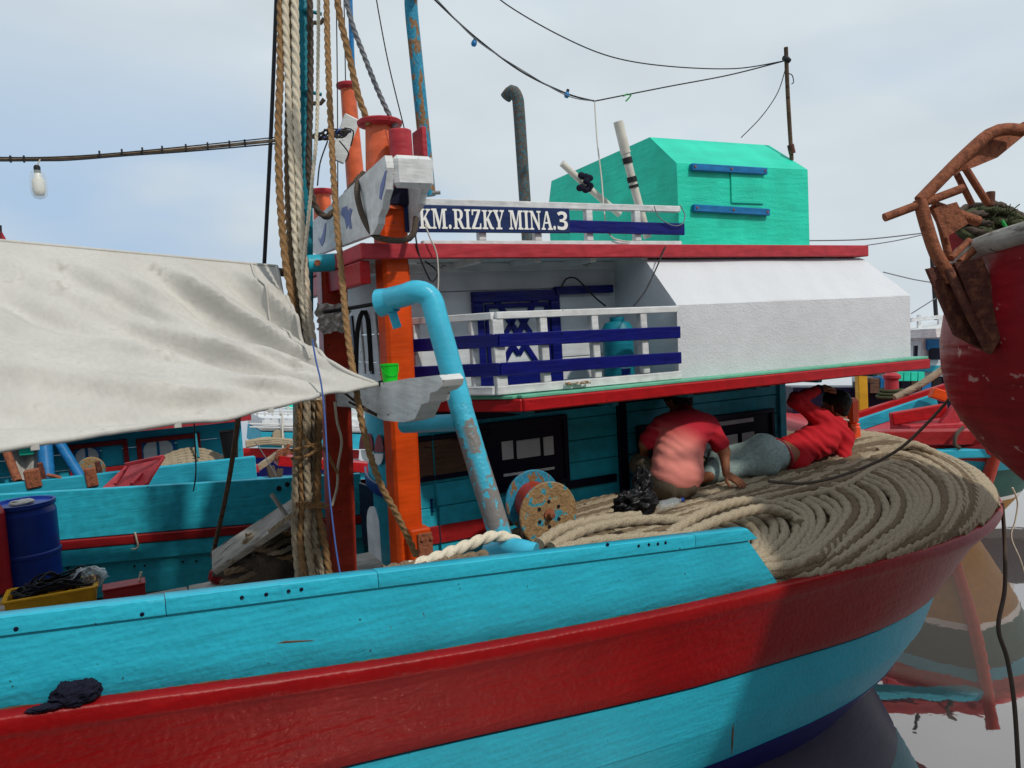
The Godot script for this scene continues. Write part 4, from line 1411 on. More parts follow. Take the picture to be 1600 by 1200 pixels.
	o = thing("barrel", "dark blue plastic barrel standing on the fore deck", "barrel", c)
	g = Geo.new()
	g.lathe([[0.0, 0.0], [0.20, 0.0], [0.21, 0.02], [0.212, 0.2], [0.22, 0.21], [0.22, 0.23], [0.212, 0.24], [0.212, 0.52], [0.20, 0.56], [0.212, 0.57], [0.212, 0.60], [0.195, 0.60], [0.19, 0.58], [0.0, 0.58]], Transform3D(Basis(), c), 32)
	part("body", g, "plastic_blue", o)
	part("lid_cloth", crumple(c + Vector3(0.0, 0.60, 0.05), Vector3(0.07, 0.02, 0.06), 50, 10, 0.4), "cloth_grey", o)
	c = by(-12, 912, dk + 0.02)
	o = thing("barrel", "red plastic barrel at the left edge in front of the blue one", "barrel", c)
	g = Geo.new()
	g.lathe([[0.0, 0.0], [0.15, 0.0], [0.155, 0.02], [0.155, 0.56], [0.13, 0.61], [0.0, 0.62]], Transform3D(Basis(), c + Vector3(0.0, 0, 0.25)), 28)
	part("body", g, "plastic_red", o)
	# yellow crate with cables
	c = by(84, 944, dk)
	o = thing("crate", "shallow yellow plastic crate on the deck by the barrels", "crate", c)
	g = Geo.new()
	var q := [Vector2(-0.26, -0.15), Vector2(0.26, -0.15), Vector2(0.26, 0.15), Vector2(-0.26, 0.15)]
	for k in 4:
		var a: Vector2 = q[k]
		var b: Vector2 = q[(k + 1) % 4]
		g.beam(c + Vector3(a.x * 0.96, 0.05, a.y * 0.96), c + Vector3(b.x * 0.96, 0.05, b.y * 0.96), 0.10, 0.012)
		g.beam(c + Vector3(a.x, 0.105, a.y), c + Vector3(b.x, 0.105, b.y), 0.018, 0.03)
	g.cbox(Transform3D(Basis(), c + Vector3(0, 0.006, 0)), Vector3(0.5, 0.01, 0.28))
	part("tray", g, "plastic_yellow", o)
	o = thing("cable_bundle", "tangle of black cables heaped in the yellow crate", "cable", c + Vector3(0, 0.05, 0))
	for k in 9:
		pts = PackedVector3Array()
		var ph := rng.randf() * TAU
		for i in 14:
			var a := ph + i * 0.75
			pts.append(c + Vector3(cos(a) * (0.12 + 0.10 * rng.randf()) + 0.02 * k - 0.06, 0.06 + 0.10 * rng.randf() + 0.006 * k, sin(a) * 0.10))
		tubed("loop", curve(pts, 0.03), 0.008, "black_rubber" if k % 3 else "cloth_navy", o, 6)
	o = thing("plastic_bag", "clear crinkled plastic bag tucked on the yellow crate", "bag", c + Vector3(0.22, 0.1, 0.0))
	part("film", crumple(c + Vector3(0.22, 0.14, 0.0), Vector3(0.09, 0.06, 0.07), 61, 14, 0.5), "glass", o)
	c = by(196, 937, dk)
	o = thing("red_box", "small red wooden box on the deck right of the crate", "box", c)
	boxed("case", c + Vector3(0, 0.05, 0), Vector3(0.25, 0.10, 0.14), "red_dark", o, 0.006)
	boxed("top_board", c + Vector3(0, 0.106, 0), Vector3(0.26, 0.012, 0.15), "red_dark", o, 0.004)
	tubed("peg", PackedVector3Array([c + Vector3(0.09, 0.11, 0.0), c + Vector3(0.11, 0.17, 0.0)]), 0.008, "rope_white", o, 6)
	# dark pole leaning, stick
	o = loose("pole", "thin dark pole leaning up to the awning's lower edge", "pole", PackedVector3Array([bz(374, 642, -0.9), bz(356, 760, -1.5), bz(332, 870, -1.9)]), 0.016, "wood_dark", false)
	# tilted grey board over a rope heap
	c = by(395, 905, dk)
	o = thing("board", "weathered grey board propped up on the rope heap near the mast", "board", bz(332, 890, -1.55))
	beamed("plank", bz(334, 880, -1.50), bz(474, 788, -1.30), 0.05, 0.22, "wood_grey", o, Vector3(-0.35, 0.88, 0.30), 0.006)
	beamed("stick", bz(424, 772, -1.25), bz(462, 826, -1.15), 0.02, 0.03, "wood_grey", o)
	beamed("black_strip", bz(350, 856, -1.58) + Vector3(0, 0.02, 0), bz(412, 818, -1.55) + Vector3(0, 0.02, 0), 0.02, 0.06, "black_rubber", o)
	o = thing("rope_heap", "dirty heap of old rope under the tilted grey board", "rope", Vector3(c.x, dk, -1.7))
	part("core", crumple(bz(420, 880, -1.55), Vector3(0.30, 0.16, 0.26), 71, 16, 0.3), "rope_dark", o)
	for k in 9:
		pts = PackedVector3Array()
		var yy := 908.0 - 9.0 * k
		for i in 6:
			pts.append(bz(345 + 5 * k + i * (24 - 1.4 * k), yy - 5 * i + rng.randf_range(-5, 5), -1.32 - 0.015 * k + 0.05 * sin(i * 1.3 + k)))
		roped("strand", pts, rng.randf_range(0.016, 0.024), ["rope_dirty", "rope_dirty", "rope_brown", "rope"][k % 4], o)
	c = by(340, 908, dk)
	o = thing("red_bag", "dark red bundle at the foot of the rope heap", "bundle", c)
	part("cloth", crumple(c + Vector3(0.02, 0.05, 0.05), Vector3(0.07, 0.06, 0.06), 77, 14, 0.35), "red_dark", o)
	# knotted cord on the bulwark across the deck
	loose("cord", "short white cord dangling on the bulwark across the deck", "cord", line(-3.14, [[211, 832], [214, 845], [216, 855], [210, 858], [205, 858]]), 0.008, "rope_white", false)
	# navy rag on the wale
	c = bz(112, 1087, 0.96)
	o = thing("rag", "crumpled dark navy rag lying on the red wale", "rag", c - Vector3(0, 0.03, 0))
	part("cloth", crumple(c + Vector3(0.01, -0.004, -0.02), Vector3(0.062, 0.034, 0.028), 83, 26, 0.45), "cloth_navy", o)
	part("fold", crumple(c + Vector3(0.035, 0.006, -0.012), Vector3(0.042, 0.026, 0.026), 84, 24, 0.5), "cloth_navy", o)
	part("fold", crumple(c + Vector3(-0.02, 0.014, -0.016), Vector3(0.022, 0.026, 0.02), 87, 20, 0.5), "cloth_navy", o)
	part("tail", crumple(c + Vector3(-0.075, -0.022, -0.01), Vector3(0.05, 0.009, 0.02), 85, 16, 0.4), "cloth_navy", o)
	# small tangle of line on the green lip
	c = bz(903, 602, -0.03)
	o = thing("cord", "small tangle of pink and white line on the deck edge", "cord", c)
	for k in 5:
		pts = PackedVector3Array()
		for i in 9: pts.append(c + Vector3(-0.08 + 0.02 * i, 0.006 + 0.015 * rng.randf(), rng.randf_range(-0.02, 0.02)))
		tubed("loop", curve(pts, 0.02), 0.004, "cable_white" if k % 2 else "rope_brown", o, 5)

func sheet(c: Vector3, size: Vector3, seed_: int) -> Array:
	var nz := FastNoiseLite.new()
	nz.seed = seed_
	nz.frequency = 1.1
	var rows := []
	for i in 15:
		var r := PackedVector3Array()
		for j in 15:
			var x := i / 7.0 - 1.0
			var y := j / 7.0 - 1.0
			r.append(c + Vector3(x * (1.0 + 0.3 * nz.get_noise_2d(y, 3.0)), y + 0.35 * nz.get_noise_2d(x * 1.5, y), nz.get_noise_2d(x * 2.0 + 7.0, y * 2.0) * 1.6) * size)
		rows.append(r)
	return rows

# ---------------------------------------------------------------- rigging, wires, lamps
func rigging():
	var g: Geo
	var o: Node3D
	# long ropes coming down the mast and gathered under the awning
	loose("rope", "slim black cable left of the mast ropes against the sky", "cable", line(-1.6, [[434, -60], [428, 100], [422, 240], [413, 414]]), 0.014, "cable", false)
	loose("rope", "brown hemp rope, leftmost of the thick ropes on the mast", "rope", line(-1.0, [[439, -60], [438, 100], [435, 200], [437, 300], [445, 400], [455, 460], [462, 540], [472, 640]]), 0.025, "rope_brown")
	loose("rope", "grimy speckled rope close behind the brown hemp rope", "rope", line(-1.03, [[452, -60], [451, 120], [449, 260], [452, 360], [460, 440], [474, 540], [480, 640]]), 0.022, "rope_dirty")
	loose("rope", "pale three-strand rope between the hemp rope and the teal mast", "rope", line(-0.98, [[444, -60], [448, 80], [454, 200], [458, 300], [464, 400], [474, 480], [484, 560], [490, 640]]), 0.024, "rope_white")
	loose("rope", "pale three-strand rope lying against the left side of the teal mast", "rope", line(-0.96, [[459, -60], [462, 80], [464, 200], [469, 320], [474, 400], [482, 480], [492, 560], [500, 640]]), 0.026, "rope_white")
	loose("rope", "thin white rope crossing in front of the teal mast", "rope", line(-0.90, [[498, -40], [497, 80], [495, 200], [488, 280], [482, 340], [476, 400], [474, 440], [486, 520], [500, 590]]), 0.012, "rope_white")
	loose("rope", "dark knotted rope hanging right of the teal mast rungs", "rope", line(-1.05, [[483, -60], [485, 80], [484, 180], [482, 260], [486, 300], [494, 325], [508, 338], [520, 332], [535, 312], [556, 284], [570, 270]]), 0.022, "rope_dark")
	loose("rope", "long tan rope running from aloft to the foot of the orange post", "rope", line(-0.25, [[509, -40, -0.6], [512, 80, -0.5], [517, 200, -0.4], [524, 320, -0.3], [533, 420, -0.2], [543, 520, -0.1], [555, 600, 0.0], [570, 680, 0.05], [592, 750, 0.08], [618, 800, 0.08], [640, 845, 0.05], [650, 868, 0.03]]), 0.020, "rope_brown")
	loose("rope", "tan rope slanting from aloft down to the near orange bitt", "rope", line(-0.45, [[520, -40], [532, 30], [546, 90], [560, 150], [577, 195]]), 0.021, "rope_brown")
	loose("rope", "grey rope slanting from aloft to the red cap of the bitt", "rope", line(-0.42, [[534, -40], [548, 30], [570, 90], [592, 145], [617, 198]]), 0.016, "cable_grey")
	loose("rope", "slack grey hose looped down over the white bitt beam", "rope", PackedVector3Array([bz(562, 276, -0.55), bz(558, 300, -0.45), bz(566, 335, -0.40), bz(582, 365, -0.35), bz(600, 374, -0.30), bz(630, 376, -0.26), bz(646, 366, -0.24), bz(650, 340, -0.28)]), 0.018, "rope_dark", false)
	loose("pole", "slim blue pole standing behind the tall orange bitt", "pole", line(-1.8, [[546, -40], [552, 120], [564, 280]]), 0.018, "blue_paint", false)
	loose("wire", "thin stay wire rising left of the tall orange bitt", "wire", line(-1.4, [[525, -30], [527, 120], [528, 330]]), 0.004, "cable", false)
	loose("wire", "thin stay wire running up to the tall orange bitt's cap", "wire", line(-1.5, [[537, -30], [540, 130]]), 0.004, "cable", false)
	loose("wire", "thin stay wire slanting to the red bollard on the beam", "wire", line(-0.3, [[583, -30], [605, 90], [632, 202]]), 0.0035, "cable", false)
	# lashing knot of cords between mast and board
	o = thing("cord", "tangled dark cords knotted between mast and white board", "cord", bz(512, 214, -1.2))
	for k in 10:
		var pts := PackedVector3Array()
		for i in 8:
			var x: float = lerp(484.0, 545.0, i / 7.0)
			pts.append(bz(x + rng.randf_range(-4, 4), 214 + rng.randf_range(-9, 9) * sin(PI * (i + 0.5) / 8.0) - 8.0 * i / 7.0, -1.2 + rng.randf_range(-0.04, 0.04)))
		tubed("turn", curve(pts, 0.02), 0.006, "cord_blue" if k == 3 else ("rope_dark" if k % 2 else "cable"), o, 5)
	for e in [[[512, 220], [500, 255], [496, 290]], [[530, 220], [545, 240], [540, 252]], [[538, 200], [552, 205], [548, 228]]]:
		tubed("turn", curve(line(-1.18, e), 0.03), 0.005, "cable", o, 5)
	# hanging bundle below the awning, bound twice
	o = thing("rope_bundle", "bundle of tan ropes hanging on the teal mast, bound with cord", "rope", bz(490, 905, -0.95))
	var strands := [[466, 464, 462, 462, 468], [473, 470, 474, 470, 476], [480, 478, 482, 480, 490], [487, 486, 490, 496, 486], [494, 492, 492, 492, 510], [500, 498, 497, 506, 516], [484, 482, 486, 488, 500], [491, 496, 494, 500, 470]]
	var ys := [625, 690, 785, 840, 906]
	for k in strands.size():
		var pts := PackedVector3Array()
		for i in 5: pts.append(bz(strands[k][i], ys[i], -0.95 + 0.03 * (k % 3) + (0.03 if i == 4 else 0.0)))
		roped("strand", pts, 0.024 if k % 3 else 0.028, ["rope", "rope_brown", "rope", "rope_dirty"][k % 4], o)
	for e in [[[462, 792], [480, 786], [500, 792], [514, 790]], [[462, 786], [484, 792], [506, 786]], [[454, 704], [478, 698], [500, 692]], [[454, 717], [480, 712], [504, 700], [520, 725], [528, 740]], [[466, 640], [470, 670], [480, 690], [500, 705]]]:
		roped("lashing", line(-0.82, e), 0.011, "rope_brown", o)
	for e in [[[462, 800], [445, 812], [420, 832]], [[478, 905], [480, 880], [492, 860], [500, 880], [502, 905]]]:
		roped("strand", line(-0.9, e), 0.016, "rope", o)
	loose("cord", "white cord hanging down the dark red inner post", "cord", line(-1.05, [[523, 628], [527, 660], [534, 690], [528, 730], [527, 760], [519, 790]]), 0.009, "rope_white", false)
	loose("cord", "thin blue cord stretched down across the awning corner", "cord", line(0.0, [[488, 530], [494, 565], [502, 600], [508, 660], [514, 760], [524, 850], [532, 900]]), 0.0045, "cord_blue", false)
	for e in [[[[545, 628], [580, 645], [602, 656]], "dark cord tying the awning under the carved beam"], [[[536, 612], [566, 635], [598, 652], [618, 657]], "second dark cord slung under the carved beam's grey end"]]:
		loose("cord", e[1], "cord", line(-0.25, e[0]), 0.007, "rope_dark", false)
	# bamboo boom with cable and lamp at upper left
	o = thing("boom", "long thin boom with cables lashed along it at upper left", "boom", bz(436, 220, -1.5))
	tubed("spar", curve(line(-1.5, [[-700, 262], [-300, 255], [-60, 249], [60, 248], [160, 243], [300, 232], [436, 219]]), 0.08), 0.011, "wood", o, 8)
	tubed("wire", curve(line(-1.48, [[-700, 266], [-300, 258], [-60, 252], [60, 251], [110, 250], [200, 243], [300, 236], [436, 224]]), 0.08), 0.005, "cable", o, 6)
	tubed("wire", curve(line(-1.48, [[-700, 259], [-300, 252], [-60, 246], [60, 246], [160, 241], [300, 228], [436, 214]]), 0.08), 0.004, "cable", o, 6)
	for x in [16, 37, 155, 190, 222, 253, 290, 324, 358, 382]:
		var yy: float = 249.0 - max(0.0, x - 60.0) * 0.078
		tubed("tie", line(-1.47, [[x, yy - 6], [x + 1, yy + 5]]), 0.006, "cable", o, 5)
	var c := bz(60, 285, -1.45)
	o = thing("bulb", "energy-saving lamp in a clear glass jar hanging from the boom", "lamp", c)
	tubed("cord", line(-1.45, [[63, 249], [59, 256], [59, 262]]), 0.004, "cable_white", o, 6)
	g = Geo.new()
	g.lathe([[0.018, 0.055], [0.018, 0.09], [0.012, 0.10], [0.0, 0.10]], Transform3D(Basis(), c), 12)
	part("socket", g, "cable", o)
	g = Geo.new()
	g.smooth_lathe([[0.0, -0.10], [0.03, -0.092], [0.044, -0.07], [0.048, -0.03], [0.046, 0.03], [0.034, 0.06], [0.018, 0.07]], Transform3D(Basis(), c), 18)
	part("jar", g, "glass", o)
	g = Geo.new()
	g.smooth_lathe([[0.0, -0.08], [0.025, -0.074], [0.034, -0.05], [0.034, 0.01], [0.02, 0.03], [0.016, 0.055]], Transform3D(Basis(), c), 16)
	part("spiral_tube", g, "bulb_white", o)
	# bulb wire from aloft to the crossing, on to the post on the green house
	var k0 := bz(929, 158, -0.9)
	loose("wire", "sagging double wire with two blue bulbs above the roof", "wire", PackedVector3Array([bz(640, -40, -0.9), bz(690, 10, -0.9), bz(745, 60, -0.9), bz(815, 112, -0.9), bz(885, 146, -0.9), k0]), 0.006, "cable", false)
	loose("wire", "thinner second wire twisted along the one with blue bulbs", "wire", PackedVector3Array([bz(640, -46, -0.88), bz(690, 7, -0.88), bz(745, 63, -0.88), bz(815, 109, -0.88), bz(885, 149, -0.88), k0]), 0.0035, "cable_grey", false)
	for e in [[741, 66, "blue bulb, higher of two on the sagging wire"], [886, 147, "blue bulb, lower of two on the sagging wire"]]:
		c = bz(e[0], e[1], -0.9)
		o = thing("bulb", e[2], "bulb", c, "blue bulbs on the wire")
		g = Geo.new()
		g.smooth_lathe([[0.0, -0.028], [0.014, -0.025], [0.02, -0.012], [0.018, 0.004], [0.009, 0.016]], Transform3D(Basis(Vector3.BACK, -0.3), c), 14)
		part("globe", g, "bulb_blue", o)
		g = Geo.new()
		g.lathe([[0.011, 0.012], [0.011, 0.034], [0.0, 0.036]], Transform3D(Basis(Vector3.BACK, -0.3), c), 10)
		part("socket", g, "cable", o)
	var pt := bz(1226, 95, -0.58)
	loose("wire", "taut wire from the crossing up to the roof post", "wire", PackedVector3Array([k0, bz(1040, 136, -0.9), bz(1140, 117, -0.9), pt]), 0.005, "cable", false)
	loose("wire", "slack upper wire sweeping across the sky to the roof post", "wire", PackedVector3Array([bz(740, -40, -0.9), bz(790, 6, -0.9), bz(880, 58, -0.9), bz(960, 90, -0.9), bz(1050, 104, -0.9), bz(1150, 107, -0.9), pt]), 0.0045, "cable", false)
	loose("wire", "white flex dropping from the wire crossing to the roof railing", "wire", PackedVector3Array([k0, bz(933, 220, -0.8), bz(940, 280, -0.7), bz(944, 330, -0.55), bz(952, 366, -0.44), bz(966, 375, -0.42), bz(985, 378, -0.42)]), 0.005, "cable_white", false)
	loose("wire", "thin guy wire from the roof post to the green roof", "wire", PackedVector3Array([bz(1228, 105, -0.6), bz(1215, 145, -1.0), bz(1190, 182, -1.05), bz(1158, 215, -1.1)]), 0.004, "cable", false)
	loose("cord", "green twine knotted on the taut wire", "cord", line(-0.9, [[974, 150], [980, 147], [986, 149], [982, 154], [978, 158]]), 0.006, "cord_green", false)
	o = thing("pole", "slim grey wooden post standing on the green roof", "pole", bz(1238, 246, -0.58))
	tubed("shaft", curve(line(-0.58, [[1228, 74], [1231, 150], [1237, 250]]), 0.1), 0.016, "wood_dark", o, 10)
	tubed("lashing", line(-0.57, [[1225, 90], [1229, 92], [1233, 96]]), 0.022, "cable", o, 8)
	tubed("hook", curve(line(-0.56, [[1233, 115], [1238, 118], [1240, 128], [1237, 131]]), 0.01), 0.004, "cable", o, 5)
	tubed("lashing", line(-0.57, [[1235, 226], [1238, 240]]), 0.026, "rust_dark", o, 8)
	# cords dangling by the roof's near corner and the berth
	loose("cord", "twin pale cords dangling from the roof edge by the name board", "cord", PackedVector3Array([bz(664, 350, -0.35), bz(672, 372, -0.33), bz(682, 395, -0.33), bz(685, 430, -0.33), bz(684, 455, -0.33)]), 0.0045, "cable_white", false)
	loose("cord", "dark flex looped under the roof near the vent pipe's elbow", "cord", PackedVector3Array([bz(648, 358, -0.35), bz(654, 395, -0.36), bz(668, 430, -0.4), bz(676, 440, -0.42), bz(684, 425, -0.42), bz(664, 408, -0.45)]), 0.005, "cable", false)
	loose("cord", "dark flex hanging across the end of the white berth", "cord", PackedVector3Array([bz(1040, 385, -0.35), bz(1025, 420, -0.25), bz(1008, 455, -0.16), bz(990, 478, -0.1)]), 0.005, "cable", false)
	loose("cord", "black hose arching over the navy curtain rail", "hose", PackedVector3Array([bz(877, 450, -0.72), bz(884, 436, -0.7), bz(898, 434, -0.7), bz(912, 446, -0.7), bz(930, 465, -0.7), bz(946, 478, -0.7)]), 0.006, "cable", false)
	loose("cord", "loose wire coiled at the end of the roof railing", "wire", PackedVector3Array([bz(1022, 322, -0.42), bz(1030, 340, -0.40), bz(1050, 352, -0.4), bz(1066, 350, -0.4), bz(1070, 335, -0.42), bz(1062, 320, -0.44)]), 0.004, "cable_grey", false)
	# mooring line from the stern, dark rope in the water gap
	loose("mooring_line", "dark mooring line hanging from the stern to the water", "rope", PackedVector3Array([bz(1566, 786, 0.50), bz(1570, 850, 0.55), bz(1570, 920, 0.75), bz(1560, 980, 0.9), bz(1574, 1030, 1.0), bz(1585, 1100, 1.1), bz(1592, 1210, 1.2)]), 0.014, "rope_dark", false)
	loose("mooring_line", "brown line slanting from the coil up to the red bow", "rope", PackedVector3Array([bz(1200, 752, 0.30), bz(1260, 755, 0.40), bz(1330, 738, 0.50), bz(1400, 705, 0.6), bz(1450, 660, 0.7), bz(1490, 615, 0.8)]), 0.010, "rope_dark", false)
	loose("cord", "pale cord looped at the stern tip beside the dark line", "cord", PackedVector3Array([bz(1582, 762, 0.55), bz(1590, 785, 0.55), bz(1586, 815, 0.55), bz(1580, 840, 0.55), bz(1596, 880, 0.6), bz(1608, 930, 0.6)]), 0.006, "rope_white", false)

# ---------------------------------------------------------------- canvas awning
func canvas_awning():
	var nu := 170
	var nv := 64
	var tip := bz(592, 600, -0.16)
	var top0 := bz(-260, 352, -1.26)
	var top1 := bz(432, 416, -1.26)
	var bot0 := bz(-260, 738, 0.62)
	top0 = top1 + (top0 - top1) * 2.0
	bot0 = tip + (bot0 - tip) * 1.9
	var right := [bz(432, 416, -1.26), bz(444, 455, -1.05), bz(466, 508, -0.78), bz(505, 556, -0.48), bz(545, 580, -0.28), tip]
	var rc := curve(PackedVector3Array(right), 0.02)
	var nz := FastNoiseLite.new()
	nz.seed = 3
	nz.frequency = 0.8
	var rows := []
	for j in nv + 1:
		var t := float(j) / nv
		var r := PackedVector3Array()
		var re: Vector3 = rc[int(round(t * (rc.size() - 1)))]
		var le := top0.lerp(bot0, t)
		for i in nu + 1:
			var s := float(i) / nu
			var tp := top0.lerp(top1, s)
			var bt := bot0.lerp(tip, s)
			bt += (Vector3(0, -0.03, 0)) * sin(s * PI)
			var p := le.lerp(re, s) + tp.lerp(bt, t) - (top0.lerp(top1, s).lerp(bot0.lerp(tip, s), t))
			# folds fan out from the made-fast corner
			var dv := p - tip
			var dist := Vector2(dv.x, dv.y * 1.2).length()
			var an := atan2(dv.y + 0.10 + dv.x * 0.12 - 0.10 * dist * dist * 0.5, -dv.x + 0.15)
			var amp: float = 0.036 * smoothstep(0.03, 0.6, dist) * smoothstep(0.0, 0.25, t) * (1.0 - 0.6 * smoothstep(0.85, 1.0, t))
			var fold := amp * (1.9 * sin(an * 24.0 + 2.2 * nz.get_noise_2d(p.x * 0.9, p.y * 0.9)) + 0.7 * sin(an * 47.0 + 2.0 + 3.0 * nz.get_noise_2d(p.x * 0.8 + 4.0, p.y)) + 0.3 * sin(an * 96.0 + 1.0))
			var drape: float = 0.016 * sin((p.x * 0.75 + p.y * 1.5) * 7.0 + 2.0 * nz.get_noise_2d(p.x * 0.8, p.y * 0.8)) * smoothstep(0.3, 1.4, dist) * sin(t * PI)
			var sag := -0.10 * sin(t * PI) * (0.4 + 0.6 * smoothstep(0.0, 1.2, dist))
			var small := 0.004 * nz.get_noise_2d(p.x * 4.0, p.y * 9.0) * sin(t * PI)
			r.append(p + Vector3(0.0, 0.75, 0.66) * (fold + drape + small) + Vector3(0, 0.66, -0.75) * 0.0 + Vector3(0, 0.6, -0.5) * sag)
		rows.append(r)
	var o := thing("awning", "off-white canvas awning stretched over the fore deck to a point", "awning", tip)
	var g := Geo.new()
	g.grid(rows)
	part("cloth", g, "canvas", o)
	var hem := PackedVector3Array()
	for i in nu + 1: hem.append(rows[nv][i])
	tubed("lower_hem", hem, 0.013, "canvas", o, 8)
	hem = PackedVector3Array()
	for i in nu + 1: hem.append(rows[0][i])
	tubed("upper_hem", hem, 0.010, "canvas", o, 8)
	hem = PackedVector3Array()
	for j in nv + 1: hem.append(rows[j][nu])
	tubed("edge_hem", hem, 0.012, "canvas", o, 8)
	# seam running down from the top near the right edge, and the tying points
	hem = PackedVector3Array()
	for j in range(0, 44): hem.append(rows[j][nu - 6 + int(j / 12)] + Vector3(0, 0.004, 0.006))
	tubed("seam", hem, 0.007, "canvas", o, 6)
	tubed("tie", PackedVector3Array([tip, tip + Vector3(0.05, 0.01, 0.02)]), 0.016, "cable", o, 8)
	for x in [104, 126, 144]:
		var p: Vector3 = rows[nv][x]
		boxed("eyelet_tab", p + Vector3(0, -0.01, 0.012), Vector3(0.03, 0.03, 0.006), "canvas", o)

# ---------------------------------------------------------------- the red bow on the right, with its anchor
func on_plane(px: float, py: float, p0: Vector3, n: Vector3) -> Vector3:
	var d := ray(px, py)
	return cam_t.origin + d * ((p0 - cam_t.origin).dot(n) / d.dot(n))

func right_boat():
	var g: Geo
	var ax := Vector3(0.64, 0, 0.77).normalized()
	var side := Vector3(-ax.z, 0, ax.x)                 # towards the camera's left
	var p0 := at(1470, 560, 4.75)
	var stem := PackedVector3Array()
	for q in [[1500, 408], [1486, 450], [1474, 495], [1468, 535], [1470, 575], [1480, 620], [1500, 655], [1535, 697], [1600, 752], [1690, 815], [1800, 880], [1900, 935]]:
		stem.append(on_plane(q[0], q[1], p0, side))
	var o := thing("fishing_boat", "flaking dark red bow of the boat at the right edge", "boat", stem[0], "", true)
	var rows := []
	var rail := PackedVector3Array()
	for j in stem.size():
		var f := float(j) / (stem.size() - 1)
		var bm: float = lerp(1.62, 0.75, pow(f, 1.3))
		var lam: float = lerp(1.0, 1.8, f)
		var r := PackedVector3Array()
		for s in [-1.0, 1.0]:
			var half := []
			for i in 27:
				var L: float = 6.0 * pow(i / 26.0, 2.0)
				var b := bm * (1.0 - exp(-pow(L, 0.8) / lam))
				var rise: float = 0.06 * L * (1.0 - f)
				half.append(stem[j] + ax * L + side * (b * -s) + Vector3(0, rise, 0))
			if s < 0: half.reverse()
			else: half.pop_front()
			for h in half: r.append(h)
		rows.append(r)
		if j == 0: rail = r
	# three strakes of planking, each its own piece
	for e in [[0, 4, "red_flaked"], [4, 7, "red_flaked"], [7, 9, "red_flaked"], [9, 11, "hull_yellow"]]:
		g = Geo.new()
		g.grid(rows.slice(e[0], e[1] + 1))
		part("strake", g, e[2], o)
	# deck closing the top, timber rail on its edge
	g = Geo.new()
	var m := rail.size()
	var dk := []
	for i in m / 2: dk.append(PackedVector3Array([rail[i] - Vector3(0, 0.03, 0), rail[m - 1 - i] - Vector3(0, 0.03, 0)]))
	g.grid(dk)
	part("deck", g, "wood_dark", o)
	tubed("rail", curve(rail, 0.1), 0.055, "wood_grey", o, 12)
	g = Geo.new()
	g.beam(stem[1] + ax * 0.06 + Vector3(0, 0.0, 0), stem[0] + Vector3(0, 0.22, 0), 0.14, 0.12, side, 0.02)
	part("stem_head", g, "red_dark", o)
	# anchor
	var D := 4.05
	var an := thing("anchor", "rusty welded anchor of pipes and plates hung on the red bow", "anchor", at(1500, 500, D), "", true)
	var P := func(pp: Array, d := 0.0) -> PackedVector3Array:
		var r := PackedVector3Array()
		for q in pp: r.append(at(q[0], q[1], D + d + (q[2] if q.size() > 2 else 0.0)))
		return r
	tubed("stock", P.call([[1382, 340], [1505, 294]]), 0.023, "rust", an, 14)
	tubed("shank", curve(P.call([[1437, 314], [1472, 278], [1505, 245], [1545, 210], [1572, 202], [1598, 204, 0.02]]), 0.05), 0.032, "rust", an, 14)
	tubed("arm", curve(P.call([[1437, 312], [1447, 350], [1462, 395], [1480, 425], [1487, 440]]), 0.05), 0.034, "rust", an, 14)
	tubed("arm", curve(P.call([[1455, 322, 0.06], [1468, 345, 0.06], [1480, 390, 0.06], [1485, 408, 0.06]]), 0.05), 0.020, "rust", an, 12)
	tubed("brace", P.call([[1460, 322, 0.05], [1528, 346, 0.12]]), 0.028, "rust", an, 12)
	tubed("brace", P.call([[1495, 272, 0.04], [1518, 318, 0.1]]), 0.017, "rust", an, 12)
	tubed("brace", P.call([[1508, 262, 0.0], [1543, 318, 0.1]]), 0.019, "rust", an, 12)
	tubed("brace", P.call([[1548, 300, 0.1], [1547, 322, 0.1]]), 0.022, "rust_dark", an, 12)
	tubed("brace", P.call([[1486, 404, 0.0], [1514, 376, 0.1]]), 0.017, "rust", an, 12)
	tubed("brace", P.call([[1500, 410, 0.0], [1545, 370, 0.1]]), 0.020, "rust", an, 12)
	# plates have thickness: extruded outlines
	var plate := func(called: String, pp: Array, tilt: float, thick: float, mt: String):
		var q0 := at(pp[0][0], pp[0][1], D)
		var nrm := (cam_t.basis * Vector3(sin(tilt), 0.0, cos(tilt))).normalized()
		var xa := Vector3.UP.cross(nrm).normalized()
		var ya := nrm.cross(xa)
		var po := PackedVector2Array()
		for q in pp:
			var w := on_plane(q[0], q[1], q0, nrm) - q0
			po.append(Vector2(w.dot(xa), w.dot(ya)))
		var gg := Geo.new()
		gg.extrude(po, Transform3D(Basis(xa, ya, nrm), q0 - nrm * thick * 0.5), thick)
		part(called, gg, mt, an)
	plate.call("shank_plate", [[1478, 280], [1548, 218], [1600, 190], [1606, 206], [1556, 247], [1520, 262], [1500, 268]], 0.25, 0.02, "rust")
	plate.call("gusset", [[1458, 326], [1494, 316], [1512, 350], [1476, 372]], -0.2, 0.018, "rust")
	plate.call("fluke", [[1447, 420], [1490, 411], [1520, 480], [1548, 554], [1491, 523]], 0.18, 0.022, "rust_dark")
	plate.call("fluke", [[1490, 411], [1534, 403], [1574, 506], [1548, 554]], -0.15, 0.022, "rust_dark")
	tubed("fluke_rib", curve(P.call([[1482, 420, -0.03], [1505, 470, -0.04], [1546, 548, 0.0]]), 0.05), 0.024, "rust_dark", an, 10)
	# green-black hawser bunched behind the anchor
	var hw := thing("hawser", "dark greenish hawser bunched behind the anchor on the red bow", "rope", at(1550, 360, 4.5), "", true)
